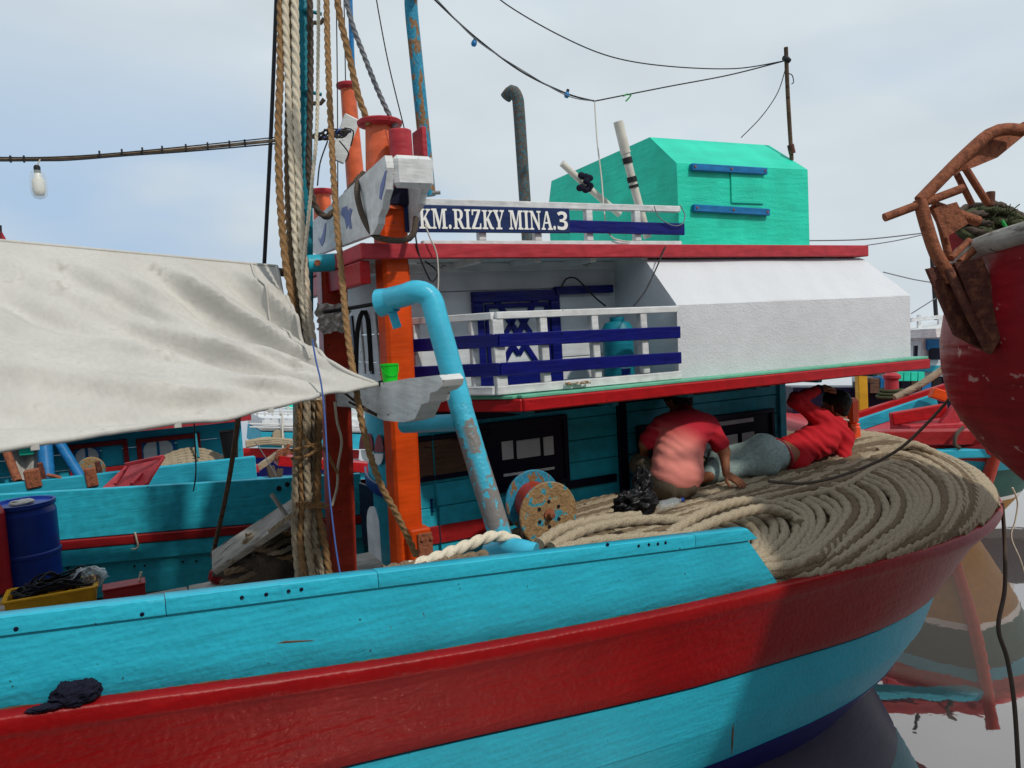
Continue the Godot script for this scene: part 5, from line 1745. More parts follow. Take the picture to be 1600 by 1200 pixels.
	for k in 13:
		var pts := PackedVector3Array()
		for i in 6:
			var x: float = lerp(1492.0, 1612.0, i / 5.0)
			pts.append(at(x + rng.randf_range(-6, 6), 346 + (k - 6) * 5.0 * sin(PI * (i + 0.6) / 6.2) + rng.randf_range(-3, 3) + i * 2.0, 4.45 + rng.randf_range(-0.05, 0.1)))
		roped("strand", pts, 0.024, "rope_green" if k % 3 else "rope_dark", hw, 0.025)
	tubed("binding", curve(P.call([[1566, 345, 0.1], [1580, 370, 0.08], [1584, 384, 0.1], [1594, 400, 0.1]]), 0.03), 0.010, "cord_green", hw, 6)
	for k in 26:    # frayed ends
		var c := at(1562 + rng.randf_range(-14, 24), 338 + rng.randf_range(-10, 14), 4.4)
		tubed("frayed_end", PackedVector3Array([c, c + Vector3(rng.randf_range(-0.05, 0.05), rng.randf_range(0.01, 0.05), rng.randf_range(0.0, 0.04))]), 0.003, "rope_green", hw, 4)
	var lg := thing("log", "grey weathered log lying along the red bow's rail", "log", at(1560, 400, 4.6), "", true)
	tubed("trunk", PackedVector3Array([at(1505, 412, 4.62), at(1560, 388, 4.55), at(1640, 352, 4.45)]), [0.05, 0.06, 0.07], "wood_grey", lg, 14)

# ---------------------------------------------------------------- boats behind
# hull bands between two lines (rows of points), each band its own plank
func banded(parent: Node3D, rows: Array, mats: Array):
	for k in mats.size():
		var g := Geo.new()
		g.grid([rows[k], rows[k + 1]])
		part("strake", g, mats[k], parent)

func back_boats():
	var g: Geo
	var o: Node3D
	var z := -4.7
	# ----- turquoise boat directly behind, left
	o = thing("fishing_boat", "turquoise boat with red-framed arched windows moored behind, left", "boat", Vector3(-1.5, -2.3, -5.5))
	var hl := node("hull", o)
	var a := bz(-420, 803, z)
	var b := bz(398, 712, z)
	for e in [[0.0, 0.45, "cyan_far"], [0.455, 0.95, "cyan_far"], [0.955, 1.5, "red_dark"]]:
		g = Geo.new()
		var d0 := Vector3(0, -e[0], 0)
		var d1 := Vector3(0, -e[1], 0)
		g.beam((a + d0 + a + d1) / 2, (b + d0 + b + d1) / 2, e[1] - e[0] - 0.004, 0.08, Vector3.UP, 0.008)
		part("strake", g, e[2], hl)
	boxed("deck", Vector3(-3.9, -1.25, z - 1.9), Vector3(5.6, 0.05, 3.6), "wood_dark", o)
	var cb := node("cabin", o)
	var zc := -5.6
	var c0 := bz(-420, 740, zc)
	var c1 := bz(372, 640, zc)
	for k in 7:
		var v := -1.25 + 0.17 * k
		beamed("wall_plank", Vector3(c0.x, v, zc), Vector3(c1.x, v, zc), 0.166, 0.03, "teal" if k > 4 else "cyan_far", cb)
	boxed("end_wall", Vector3(c1.x, -0.7, zc - 1.2), Vector3(0.04, 1.2, 2.4), "cyan_far", cb)
	a = bz(-420, 760, zc + 0.35)
	b = bz(392, 651, zc + 0.35)
	beamed("roof_fascia", Vector3(a.x, b.y + 0.0, zc + 0.35), Vector3(b.x, b.y, zc + 0.35), 0.08, 0.05, "red_faded", cb)
	boxed("roof", Vector3((a.x + b.x) / 2, b.y + 0.06, zc - 0.9), Vector3(b.x - a.x, 0.04, 2.5), "cyan_far", cb)
	for w in [[110, 686, 199, 744, 118, 154], [216, 676, 312, 728, 222, 272]]:
		var wn := node("window", cb)
		var q0 := bz(w[0], w[3], zc + 0.03)
		var q1 := bz(w[2], w[1], zc + 0.03)
		frame("frame", wn, Vector3(q0.x, q0.y, zc + 0.03), Vector3(q1.x, q1.y, zc + 0.03), 0.05, 0.04, "red_dark")
		var s0 := bz(w[4], w[3], zc + 0.03)
		var s1 := bz(w[5], w[1], zc + 0.03)
		var yb := q0.y + 0.06
		var yt := q1.y - 0.06
		boxed("sash", Vector3((s0.x + s1.x) / 2, (yb + yt) / 2, zc + 0.026), Vector3(s1.x - s0.x, yt - yb, 0.02), "blue_paint", wn)
		boxed("shutter", Vector3((s1.x + q1.x) / 2 - 0.02, (yb + yt) / 2, zc + 0.022), Vector3(q1.x - s1.x - 0.08, yt - yb, 0.015), "cyan_far", wn)
		var hw := (s1.x - s0.x) * 0.19
		for s in [0, 1]:      # two leaves of an arch
			var po := PackedVector2Array()
			var x0 := 0.0 if s == 0 else 0.03
			var dir := -1.0 if s == 0 else 1.0
			po.append(Vector2(dir * 0.015, -0.10)); po.append(Vector2(dir * (0.015 + hw * 2), -0.10))
			for k in 5:
				var t := PI / 2 * k / 4.0
				po.append(Vector2(dir * (0.015 + hw * 2 * cos(t)), 0.02 + 0.10 * sin(t)))
			g = Geo.new()
			g.extrude(po, Transform3D(Basis(), Vector3((s0.x + s1.x) / 2, (yb + yt) / 2, zc + 0.037)), 0.008)
			part("pane", g, "white_wall", wn)
	for e in [[[93, 692], [130, 752], 0.05, "blue_paint"], [[70, 690], [74, 750], 0.07, "blue_paint"], [[8, 700], [28, 752], 0.04, "rust"], [[305, 678], [310, 715], 0.015, "teal"]]:
		tubed("pipe", PackedVector3Array([bz(e[0][0], e[0][1], zc + 0.3), bz(e[1][0], e[1][1], zc + 0.5)]), e[2], e[3], cb, 12)
	g = Geo.new()
	var sh := []
	for i in 7:
		var r := PackedVector3Array()
		for j in 5: r.append(bz(18 + 7.5 * i, 690 + 15 * j, zc + 0.15 + 0.05 * sin(i * 1.7)))
		sh.append(r)
	g.grid(sh)
	part("curtain", g, "cloth_grey", cb)
	var gs := bz(41, 701, zc + 0.25)
	boxed("green_sign", gs, Vector3(0.13, 0.13, 0.012), "green", cb)
	# on its deck
	var q := bz(345, 722, z - 0.5)
	o = thing("rope_coil", "pale coil of rope on the turquoise boat behind the bulwark", "rope", q)
	for k in 7:
		var pts := PackedVector3Array()
		for i in 11:
			pts.append(bz(lerp(252.0, 352.0, i / 10.0), 738 - 2.6 * k - 20.0 * sin(PI * (i + 1.0) / 12.0) * (0.4 + 0.1 * k), z - 0.35 - 0.06 * k))
		roped("strand", pts, 0.03, "rope", o, 0.05)
	q = bz(142, 735, z - 0.5)
	o = thing("rope_reel", "greenish round reel below the first arched window", "reel", q)
	g = Geo.new()
	g.lathe([[0.0, 0.03], [0.13, 0.03], [0.14, 0.0], [0.14, -0.03], [0.0, -0.03]], Transform3D(Basis(Vector3.RIGHT, PI / 2), q), 26)
	part("flange", g, "rust_paint", o)
	for e in [[55, 750, 0.10, 0.13, "rust-brown wooden bitt with split top on the turquoise boat, left"], [146, 748, 0.08, 0.14, "rust-brown wooden bitt beside the orange hatch cover"]]:
		q = bz(e[0], e[1] + 12, z + 0.02)
		o = thing("bitt", e[4], "bitt", q, "wooden bitts on the turquoise boat")
		beamed("timber", q, q + Vector3(-0.02, e[3] + 0.05, 0), e[2] * 1.3, 0.09, "rust", o, Vector3.RIGHT, 0.012)
		beamed("timber", q + Vector3(0.08, 0, -0.06), q + Vector3(0.05, e[3] + 0.1, -0.06), 0.05, 0.06, "rust_dark", o, Vector3.RIGHT, 0.01)
	tubed("hoop", curve(line(z + 0.02, [[73, 742], [92, 746], [98, 752], [98, 762]]), 0.04), 0.018, "rust", o, 8)
	# orange-red hatch cover propped up
	o = thing("hatch_cover", "orange-red wooden hatch cover propped at a slant behind the bulwark", "cover", bz(200, 760, -3.95))
	g = Geo.new()
	z = -3.9
	g.face([bz(160, 762, z - 0.1), bz(230, 760, z + 0.06), bz(256, 712, z - 0.1), bz(196, 728, z - 0.4)], Vector3(0, 1, 1))
	g.face([bz(160, 764, z - 0.12), bz(230, 762, z + 0.04), bz(256, 715, z - 0.13), bz(196, 731, z - 0.43)], Vector3(0, -1, -1))
	part("panel", g, "red_faded", o)
	for e in [[[180, 757], [200, 726]], [[228, 757], [256, 713]], [[196, 726], [256, 713]], [[205, 757], [222, 740]]]:
		beamed("batten", bz(e[0][0], e[0][1], z + 0.04), bz(e[1][0], e[1][1], z - 0.1), 0.03, 0.03, "red_faded", o)
	o = thing("bin", "dark grey bucket hanging beside the turquoise cabin's end", "bucket", bz(361, 715, zc + 0.5))
	g = Geo.new()
	g.lathe([[0.0, 0.0], [0.075, 0.0], [0.10, 0.30], [0.11, 0.31], [0.095, 0.31], [0.07, 0.02], [0.0, 0.02]], Transform3D(Basis(), bz(361, 716, zc + 0.5)), 18)
	part("body", g, "black_rubber", o)
	loose("cord", "thin dark line hanging from the awning over the far boat", "cord", line(-2.0, [[303, 650], [305, 700], [306, 740], [302, 768]]), 0.005, "cable", false)
	# ----- red and navy boat with white deckhouse, farther off
	var zf := -10.5
	o = thing("fishing_boat", "distant boat with white railed deckhouse, red and navy hull", "boat", bz(430, 745, zf))
	hl = node("hull", o)
	for e in [[700, 714, "red"], [714, 745, "navy_hull"]]:
		var t0 := bz(372, (e[0] + e[1]) / 2.0, zf)
		var t1 := bz(560, (e[0] + e[1]) / 2.0 + 3, zf)
		beamed("strake", t0, t1, bz(400, e[0], zf).y - bz(400, e[1], zf).y, 0.1, e[2], hl)
	cb = node("deckhouse", o)
	for e in [[668, 692, "cyan_far", 396], [648, 667, "white_wall", 398]]:
		var t0 := bz(e[3], (e[0] + e[1]) / 2.0, zf - 0.3)
		var t1 := bz(580, (e[0] + e[1]) / 2.0 + 4, zf - 0.3)
		beamed("wall", t0, t1, bz(400, e[0], zf).y - bz(400, e[1], zf).y, 1.6, e[2], cb)
	for y in [636, 641, 646, 662, 667]:
		beamed("rail", bz(390 if y > 660 else 396, y, zf + 0.55), bz(580, y + 4, zf + 0.55), 0.022, 0.03, "white_paint", cb)
	for x in [402, 414, 426, 438, 450, 462]:
		beamed("stanchion", bz(x, 634, zf + 0.55), bz(x, 650, zf + 0.55), 0.03, 0.03, "white_paint", cb, Vector3.RIGHT)
	tubed("flagpole", line(zf + 0.6, [[441, 645], [442, 712]]), 0.018, "pvc", cb, 8)
	var rt := bz(435, 681, zf + 0.55)
	g = Geo.new()
	g.lathe([[0.0, 0.03], [0.10, 0.03], [0.11, -0.03], [0.0, -0.03]], Transform3D(Basis(Vector3.RIGHT, PI / 2), rt), 18)
	part("fender", g, "rope", cb)
	for k in 3: roped("stern_rope", line(zf + 0.6, [[384, 697 - 3 * k], [420, 692 - 3 * k], [470, 696 - 3 * k]]), 0.04, "rope", cb, 0.08)
	beamed("canopy", bz(440, 632, zf - 1.5), bz(580, 634, zf - 1.5), 0.12, 1.0, "green", cb)
	# ----- red stem of another boat between them
	var zr := -7.4
	o = thing("fishing_boat", "red and turquoise bow with coiled lines peeping behind the mast", "boat", bz(420, 760, zr))
	g = Geo.new()
	g.beam(bz(300, 753, zr), bz(402, 730, zr), 0.10, 0.3)
	part("gunwale", g, "red_faded", o)
	beamed("gunwale", bz(432, 718, zr), bz(580, 730, zr), 0.14, 0.35, "red", o)
	beamed("strake", bz(300, 768, zr + 0.05), bz(580, 752, zr + 0.05), 0.30, 0.1, "cyan_far", o)
	beamed("bulkhead", bz(402, 732, zr - 0.1), bz(440, 705, zr - 0.2), 0.07, 0.1, "wood", o)
	for k in 5: tubed("line_coil", curve(line(zr + 0.15, [[426 - 2 * k, 728], [430 - 2 * k, 740 + k], [438 - 2 * k, 745], [440 - k, 732]]), 0.05), 0.025, "rope_dark", o, 6)
	for e in [[432, 708, 450, 700], [430, 716, 458, 704], [440, 722, 452, 694]]:
		beamed("windlass_bar", bz(e[0], e[1], zr + 0.1), bz(e[2], e[3], zr + 0.1), 0.05, 0.05, "rust", o)
	loose("wire", "thin stay wire running down behind the mast to a far boat", "wire", line(-6.0, [[398, 690], [415, 715], [432, 745]]), 0.006, "cable_grey", false)
	# ----- boat behind the stern, right: red gunwales and turquoise strakes over a green and yellow hull
	var ax := Vector3(0.12, 0, -0.993).normalized()      # from its bow aft
	var sd := Vector3(0.993, 0, 0.12)                    # away from the camera
	var bow := at(1556, 700, 8.7)
	o = thing("fishing_boat", "red and turquoise boat with yellow lower hull lying behind the stern", "boat", Vector3(bow.x, 0, bow.z), "", true)
	var lv := [[1.45, 0.0, 1.6, "red"], [1.30, 0.10, 1.58, "cyan_far"], [1.18, 0.18, 1.55, "hull_green"], [0.80, 0.40, 1.45, "white_old"], [0.74, 0.44, 1.43, "hull_yellow"], [-0.4, 1.5, 0.9, ""]]
	var rows := []
	for e in lv:
		var r := PackedVector3Array()
		for s in [1.0, -1.0]:
			var half := []
			for i in 19:
				var L: float = 7.0 * pow(i / 18.0, 1.8)
				var w: float = e[2] * (1.0 - exp(-L / 0.8))
				half.append(Vector3(bow.x, e[0] + 0.04 * L * 0.0, bow.z) + ax * (L + e[1]) + sd * w * s)
			if s > 0: half.reverse()
			else: half.pop_front()
			for h in half: r.append(h)
		rows.append(r)
	banded(o, rows, ["red", "cyan_far", "hull_green", "white_old", "hull_yellow"])
	g = Geo.new()
	var md: int = rows[0].size()
	var dk := []
	for i in md / 2: dk.append(PackedVector3Array([rows[0][i] - Vector3(0, 0.06, 0), rows[0][md - 1 - i] - Vector3(0, 0.06, 0)]))
	g.grid(dk)
	part("deck", g, "red_faded", o)
	tubed("gunwale", rows[0], 0.07, "red", o, 10)
	var st := PackedVector3Array([Vector3(bow.x, 1.75, bow.z) - ax * 0.1, Vector3(bow.x, 1.4, bow.z) + ax * 0.02, Vector3(bow.x, 0.7, bow.z) + ax * 0.42, Vector3(bow.x, -0.2, bow.z) + ax * 1.2])
	tubed("stem", curve(st, 0.1), 0.07, "red_brown", o, 8)
	# breakwater, side boards, yellow post on its deck
	for e in [[[1338, 684], [1540, 682], 0.17, 0.25, "red_dark", 8.9], [[1338, 712], [1560, 706], 0.10, 0.2, "cyan_far", 8.8],
			[[1392, 655], [1478, 640], 0.16, 0.10, "red", 9.8], [[1405, 668], [1500, 664], 0.10, 0.5, "red_faded", 9.8],
			[[1500, 636], [1475, 668], 0.18, 0.10, "red_faded", 9.7], [[1330, 668], [1462, 624], 0.16, 0.06, "cyan_far", 10.4],
			[[1330, 652], [1478, 604], 0.09, 0.10, "red", 10.6], [[1330, 660], [1470, 613], 0.05, 0.12, "red_dark", 10.5], [[1455, 613], [1478, 620], 0.14, 0.12, "orange", 10.2]]:
		beamed("deck_board", at(e[0][0], e[0][1], e[5]), at(e[1][0], e[1][1], e[5]), e[2], e[3], e[4], o, Vector3.UP, 0.012)
	beamed("yellow_post", at(1345, 578, 10.8), at(1347, 642, 10.8), 0.13, 0.12, "yellow_paint", o, Vector3.RIGHT, 0.01)
	loose("rope", "dark rope loop hung over the red gunwale behind the stern", "rope", PackedVector3Array([at(1505, 668, 8.75), at(1494, 680, 8.7), at(1492, 695, 8.7), at(1500, 700, 8.7)]), 0.022, "rope_dark", false, true)
	# ----- far white boat with blue windows
	o = thing("fishing_boat", "distant white boat with pale roof and blue window at far right", "boat", at(1450, 620, 15.0), "", true)
	var fd := 15.0
	boxed("cabin_wall", at(1480, 552, fd), Vector3(1.55, 0.80, 1.0), "white_wall", o)
	beamed("roof", at(1420, 522, fd - 0.8), at(1500, 508, fd - 0.8), 0.16, 1.8, "white_old", o)
	beamed("roof_rail", at(1422, 500, fd - 0.8), at(1500, 492, fd - 0.8), 0.07, 0.07, "white_paint", o)
	for e in [[1448, 530, 1480, 547, "blue_paint"], [1452, 544, 1472, 562, "navy_deep"], [1428, 540, 1433, 562, "navy_deep"]]:
		var w0 := at(e[0], e[1], fd - 0.56)
		var w1 := at(e[2], e[3], fd - 0.56)
		boxed("window", (w0 + w1) / 2, Vector3(w1.x - w0.x, w0.y - w1.y, 0.06), e[4], o)
	boxed("side", at(1460, 600, fd - 0.3), Vector3(2.9, 0.55, 0.6), "white_old", o)
	boxed("side_band", at(1470, 576, fd - 0.7), Vector3(2.6, 0.12, 0.1), "cyan_far", o)
	boxed("hull", at(1470, 640, fd - 0.2), Vector3(6.0, 0.9, 0.8), "navy_deep", o)
	for k in 9: boxed("deck_crate", at(1345 + 16 * k, 606 - 4 * (k % 3), fd - 0.9), Vector3(0.17, 0.22 + 0.05 * (k % 2), 0.3), ["navy_deep", "wood_dark", "blue_paint", "dark"][k % 4], o)
	for x in [1436, 1468]: beamed("stanchion", at(x, 492, fd - 0.8), at(x, 514, fd - 0.8), 0.06, 0.06, "white_paint", o, Vector3.RIGHT)
	tubed("mast", PackedVector3Array([at(1463, 500, fd), at(1456, 400, fd), at(1448, 340, fd)]), 0.04, "cable", o, 8)
	o = thing("net_crate", "stack of green net crates on the far boat's deck", "crate", at(1415, 592, 13.5), "", true)
	for k in 4: boxed("crate", at(1402 + 11 * k, 588, 13.5), Vector3(0.11, 0.16, 0.2), "green", o)
	o = thing("bollard", "orange-red bollard wound with rope on the boat behind the stern", "bollard", at(1393, 612, 11.0), "", true)
	g = Geo.new()
	g.lathe([[0.10, -0.1], [0.09, 0.12], [0.12, 0.14], [0.12, 0.18], [0.06, 0.22], [0.0, 0.22]], Transform3D(Basis(), at(1393, 606, 11.0)), 14)
	part("post", g, "red_faded", o)
	for k in 3:
		var pts := PackedVector3Array()
		for i in 13: pts.append(at(1393, 610 + 5 * k, 11.0) + Vector3(cos(TAU * i / 12) * (0.14 + 0.03 * k), 0.01 * sin(i), sin(TAU * i / 12) * 0.14))
		tubed("turn", pts, 0.025, "rope_green", o, 6)
	loose("pole", "brown spar slanting over the boats behind the stern", "pole", PackedVector3Array([at(1398, 622, 10.6), at(1440, 600, 10.6), at(1480, 572, 10.6)]), 0.05, "wood", false, true)
	loose("wire", "thin wire crossing the sky right of the white berth", "wire", PackedVector3Array([at(1262, 376, 11), at(1350, 374, 11), at(1445, 364, 11)]), 0.009, "cable_grey", false, true)
	loose("wire", "second thin wire drooping low right of the berth", "wire", PackedVector3Array([at(1350, 384, 12), at(1400, 376, 12), at(1445, 366, 12)]), 0.008, "cable_grey", false, true)
	loose("wire", "stay wire slanting behind the white berth's right end", "wire", PackedVector3Array([at(1380, 425, 14), at(1425, 436, 14), at(1460, 442, 14)]), 0.01, "cable_grey", false, true)
	loose("wire", "stay wire rising steeply from the distant white boat", "wire", PackedVector3Array([at(1424, 490, 14), at(1462, 466, 14)]), 0.01, "cable_grey", false, true)
	# orange canister behind the reclining person, on the near boat
	var ob := bz(1327, 700, -0.62)
	o = thing("canister", "orange plastic canister standing behind the reclining person", "canister", ob)
	boxed("body", ob + Vector3(0, 0.10, 0), Vector3(0.13, 0.20, 0.16), "plastic_orange", o, 0.02)
	boxed("upper_body", ob + Vector3(0, 0.32, 0), Vector3(0.12, 0.22, 0.15), "plastic_orange", o, 0.025)
	beamed("band", ob + Vector3(-0.06, 0.205, 0), ob + Vector3(0.06, 0.205, 0), 0.012, 0.14, "plastic_orange", o)
	# pennant tip at the far left edge
	o = thing("flag", "small red pennant tip above the awning at the left edge", "flag", bz(2, 378, -3.0))
	tubed("staff", line(-3.0, [[1, 352], [2, 378]]), 0.008, "cable", o, 6)
	g = Geo.new()
	g.extrude(PackedVector2Array([Vector2(0, 0), Vector2(0.035, -0.09), Vector2(-0.05, -0.09)]), Transform3D(Basis(), bz(2, 360, -3.0)), 0.006)
	part("cloth", g, "red_faded", o)

# ---------------------------------------------------------------- people
# tapered bones joined by a smooth minimum, meshed as surface nets
func flesh(g: Geo, bones: Array, cell: float, k := 0.03):
	var lo := Vector3(1e9, 1e9, 1e9)
	var hi := -lo
	for b in bones:
		var r: float = max(b[2], b[3]) + 3.0 * cell
		for e in [b[0], b[1]]:
			lo = lo.min(e - Vector3.ONE * r)
			hi = hi.max(e + Vector3.ONE * r)
	var nx := int((hi.x - lo.x) / cell) + 2
	var ny := int((hi.y - lo.y) / cell) + 2
	var nz := int((hi.z - lo.z) / cell) + 2
	var d := PackedFloat32Array()
	d.resize(nx * ny * nz)
	d.fill(1.0)
	for b in bones:
		var a: Vector3 = b[0]
		var ab: Vector3 = b[1] - a
		var ra: float = b[2]
		var rb: float = b[3]
		var kk: float = b[4] if b.size() > 4 else k
		var flat: Vector3 = b[5] if b.size() > 5 else Vector3.ONE
		var l2: float = max(ab.length_squared(), 1e-9)
		var m: float = max(ra, rb) + kk + 2.0 * cell
		var p0 := ((a.min(b[1]) - Vector3.ONE * m - lo) / cell).max(Vector3.ZERO)
		var p1 := ((a.max(b[1]) + Vector3.ONE * m - lo) / cell)
		for x in range(int(p0.x), min(int(p1.x) + 1, nx)):
			for y in range(int(p0.y), min(int(p1.y) + 1, ny)):
				var base := (x * ny + y) * nz
				for z in range(int(p0.z), min(int(p1.z) + 1, nz)):
					var q := lo + Vector3(x, y, z) * cell - a
					var t: float = clamp(q.dot(ab) / l2, 0.0, 1.0)
					var v := ((q - ab * t) * flat).length() - (ra + (rb - ra) * t)
					var c := d[base + z]
					if c < 0.9:
						var h: float = max(kk - abs(c - v), 0.0) / kk
						d[base + z] = min(c, v) - h * h * kk * 0.25
					else:
						d[base + z] = v
	var vi := {}
	var off := g.v.size()
	var cor := [0, 1, nz, nz + 1, ny * nz, ny * nz + 1, ny * nz + nz, ny * nz + nz + 1]
	var pos := [Vector3(0, 0, 0), Vector3(0, 0, 1), Vector3(0, 1, 0), Vector3(0, 1, 1), Vector3(1, 0, 0), Vector3(1, 0, 1), Vector3(1, 1, 0), Vector3(1, 1, 1)]
	var edges := [[0, 1], [2, 3], [4, 5], [6, 7], [0, 2], [1, 3], [4, 6], [5, 7], [0, 4], [1, 5], [2, 6], [3, 7]]
	for x in nx - 1:
		for y in ny - 1:
			var base := (x * ny + y) * nz
			for z in nz - 1:
				var i := base + z
				var s0 := d[i] < 0.0
				if d[i] > cell * 2.0 or d[i] < -cell * 2.0: continue
				var mixed := false
				for c in 7:
					if (d[i + cor[c + 1]] < 0.0) != s0:
						mixed = true
						break
				if not mixed: continue
				var acc := Vector3.ZERO
				var n := 0
				for e in edges:
					var v0: float = d[i + cor[e[0]]]
					var v1: float = d[i + cor[e[1]]]
					if (v0 < 0.0) != (v1 < 0.0):
						acc += pos[e[0]].lerp(pos[e[1]], v0 / (v0 - v1))
						n += 1
				vi[i] = g.v.size()
				g.v.append(lo + (Vector3(x, y, z) + acc / n) * cell)
	for i in vi:
		var s := d[i] < 0.0
		for e in [[ny * nz, nz, 1], [nz, 1, ny * nz], [1, ny * nz, nz]]:
			if (d[i + e[0]] < 0.0) == s: continue
			var q := [i, i - e[1], i - e[1] - e[2], i - e[2]]
			if not (vi.has(q[1]) and vi.has(q[2]) and vi.has(q[3])): continue
			var w := [vi[q[0]], vi[q[1]], vi[q[2]], vi[q[3]]]
			if s:
				g.ix.append(w[0]); g.ix.append(w[2]); g.ix.append(w[1]); g.ix.append(w[0]); g.ix.append(w[3]); g.ix.append(w[2])
			else:
				g.ix.append(w[0]); g.ix.append(w[1]); g.ix.append(w[2]); g.ix.append(w[0]); g.ix.append(w[2]); g.ix.append(w[3])
func bend(w: Vector3, f: Vector3, n: Vector3, L: float, curl: float) -> Array:
	# three phalanges from w along f, turning towards n
	var r := [w]
	var ang := 0.0
	var p := w
	for s in [0.45, 0.32, 0.23]:
		ang += curl
		p += (f * cos(ang) + n * sin(ang)) * L * s
		r.append(p)
	return r
func hand(bones: Array, w: Vector3, f: Vector3, n: Vector3, thumb: float, curl: float):
	# wrist w, fingers point along f, palm faces n, thumb side +1 or -1 along s
	f = f.normalized()
	n = (n - f * n.dot(f)).normalized()
	var s := f.cross(n) * thumb
	var kn := w + f * 0.085
	bones.append([w, w + f * 0.03, 0.024, 0.026, 0.02])
	for i in 4:
		var o := (1.5 - i) * 0.020
		bones.append([w + f * 0.02 + s * o * 0.7, kn + s * o, 0.014, 0.012, 0.015])
		var L: float = [0.072, 0.080, 0.075, 0.058][i]
		var q := bend(kn + s * o, (f + s * (o * 1.6)).normalized(), n, L, curl)
		for j in 3: bones.append([q[j], q[j + 1], 0.0092 - 0.0008 * j, 0.0086 - 0.0008 * j, 0.006])
	var t0 := w + f * 0.025 + s * 0.026
	var t1 := t0 + (f * 0.6 + s * 0.7 + n * 0.3).normalized() * 0.042
	var t2 := t1 + (f * 0.95 + s * 0.2 + n * 0.35).normalized() * 0.05
	bones.append([t0, t1, 0.013, 0.0105, 0.012])
	bones.append([t1, t2, 0.0105, 0.0085, 0.006])
func head(bones: Array, c: Vector3, up: Vector3, fwd: Vector3, s := 1.0):
	up = up.normalized()
	fwd = (fwd - up * fwd.dot(up)).normalized()
	var sd := up.cross(fwd)
	bones.append([c + up * 0.035 * s - fwd * 0.02 * s, c + up * 0.03 * s + fwd * 0.02 * s, 0.082 * s, 0.078 * s, 0.03])
	bones.append([c - up * 0.02 * s + fwd * 0.02 * s, c - up * 0.075 * s + fwd * 0.05 * s, 0.062 * s, 0.032 * s, 0.03])
	bones.append([c + fwd * 0.092 * s + up * 0.005, c + fwd * 0.112 * s - up * 0.022 * s, 0.010 * s, 0.014 * s, 0.012])
	bones.append([c + fwd * 0.088 * s - up * 0.052 * s - sd * 0.015, c + fwd * 0.088 * s - up * 0.052 * s + sd * 0.015, 0.009 * s, 0.009 * s, 0.01])
	for q in [-1.0, 1.0]:
		bones.append([c + sd * q * 0.082 * s - fwd * 0.005 + up * 0.02 * s, c + sd * q * 0.080 * s - fwd * 0.002 - up * 0.02 * s, 0.014 * s, 0.010 * s, 0.006])
		bones.append([c + sd * q * 0.032 * s + fwd * 0.080 * s + up * 0.026 * s, c + sd * q * 0.045 * s + fwd * 0.074 * s + up * 0.024 * s, 0.012 * s, 0.010 * s, 0.01])
func hair_cap(c: Vector3, up: Vector3, fwd: Vector3, s := 1.0) -> Geo:
	up = up.normalized()
	fwd = (fwd - up * fwd.dot(up)).normalized()
	var sd := up.cross(fwd)
	var b := []
	b.append([c + up * 0.045 * s - fwd * 0.03 * s, c + up * 0.062 * s + fwd * 0.03 * s, 0.084 * s, 0.072 * s, 0.03])
	b.append([c + up * 0.02 * s - fwd * 0.045 * s, c - up * 0.035 * s - fwd * 0.045 * s, 0.072 * s, 0.052 * s, 0.03])
	for q in [-1.0, 1.0]: b.append([c + sd * q * 0.05 + up * 0.05, c + sd * q * 0.055 - fwd * 0.02, 0.04 * s, 0.03 * s, 0.02])
	var g := Geo.new()
	flesh(g, b, 0.006)
	var nz := FastNoiseLite.new()
	nz.frequency = 22.0
	for i in g.v.size():
		g.v[i] += (g.v[i] - c).normalized() * 0.006 * nz.get_noise_3dv(g.v[i])
	return g
func creases(g: Geo, dir: Vector3, amp: float, freq: float, seed_: int):
	# cloth folds: ridges across dir
	var nz := FastNoiseLite.new()
	nz.seed = seed_
	nz.frequency = 3.0
	var m := g.mesh()
	var nr: PackedVector3Array = m.surface_get_arrays(0)[Mesh.ARRAY_NORMAL]
	for i in g.v.size():
		var p := g.v[i]
		var w := sin(p.dot(dir) * freq + 5.0 * nz.get_noise_3dv(p)) * (0.5 + nz.get_noise_3dv(p * 0.7 + Vector3(9, 0, 0)))
		g.v[i] += nr[i] * amp * w

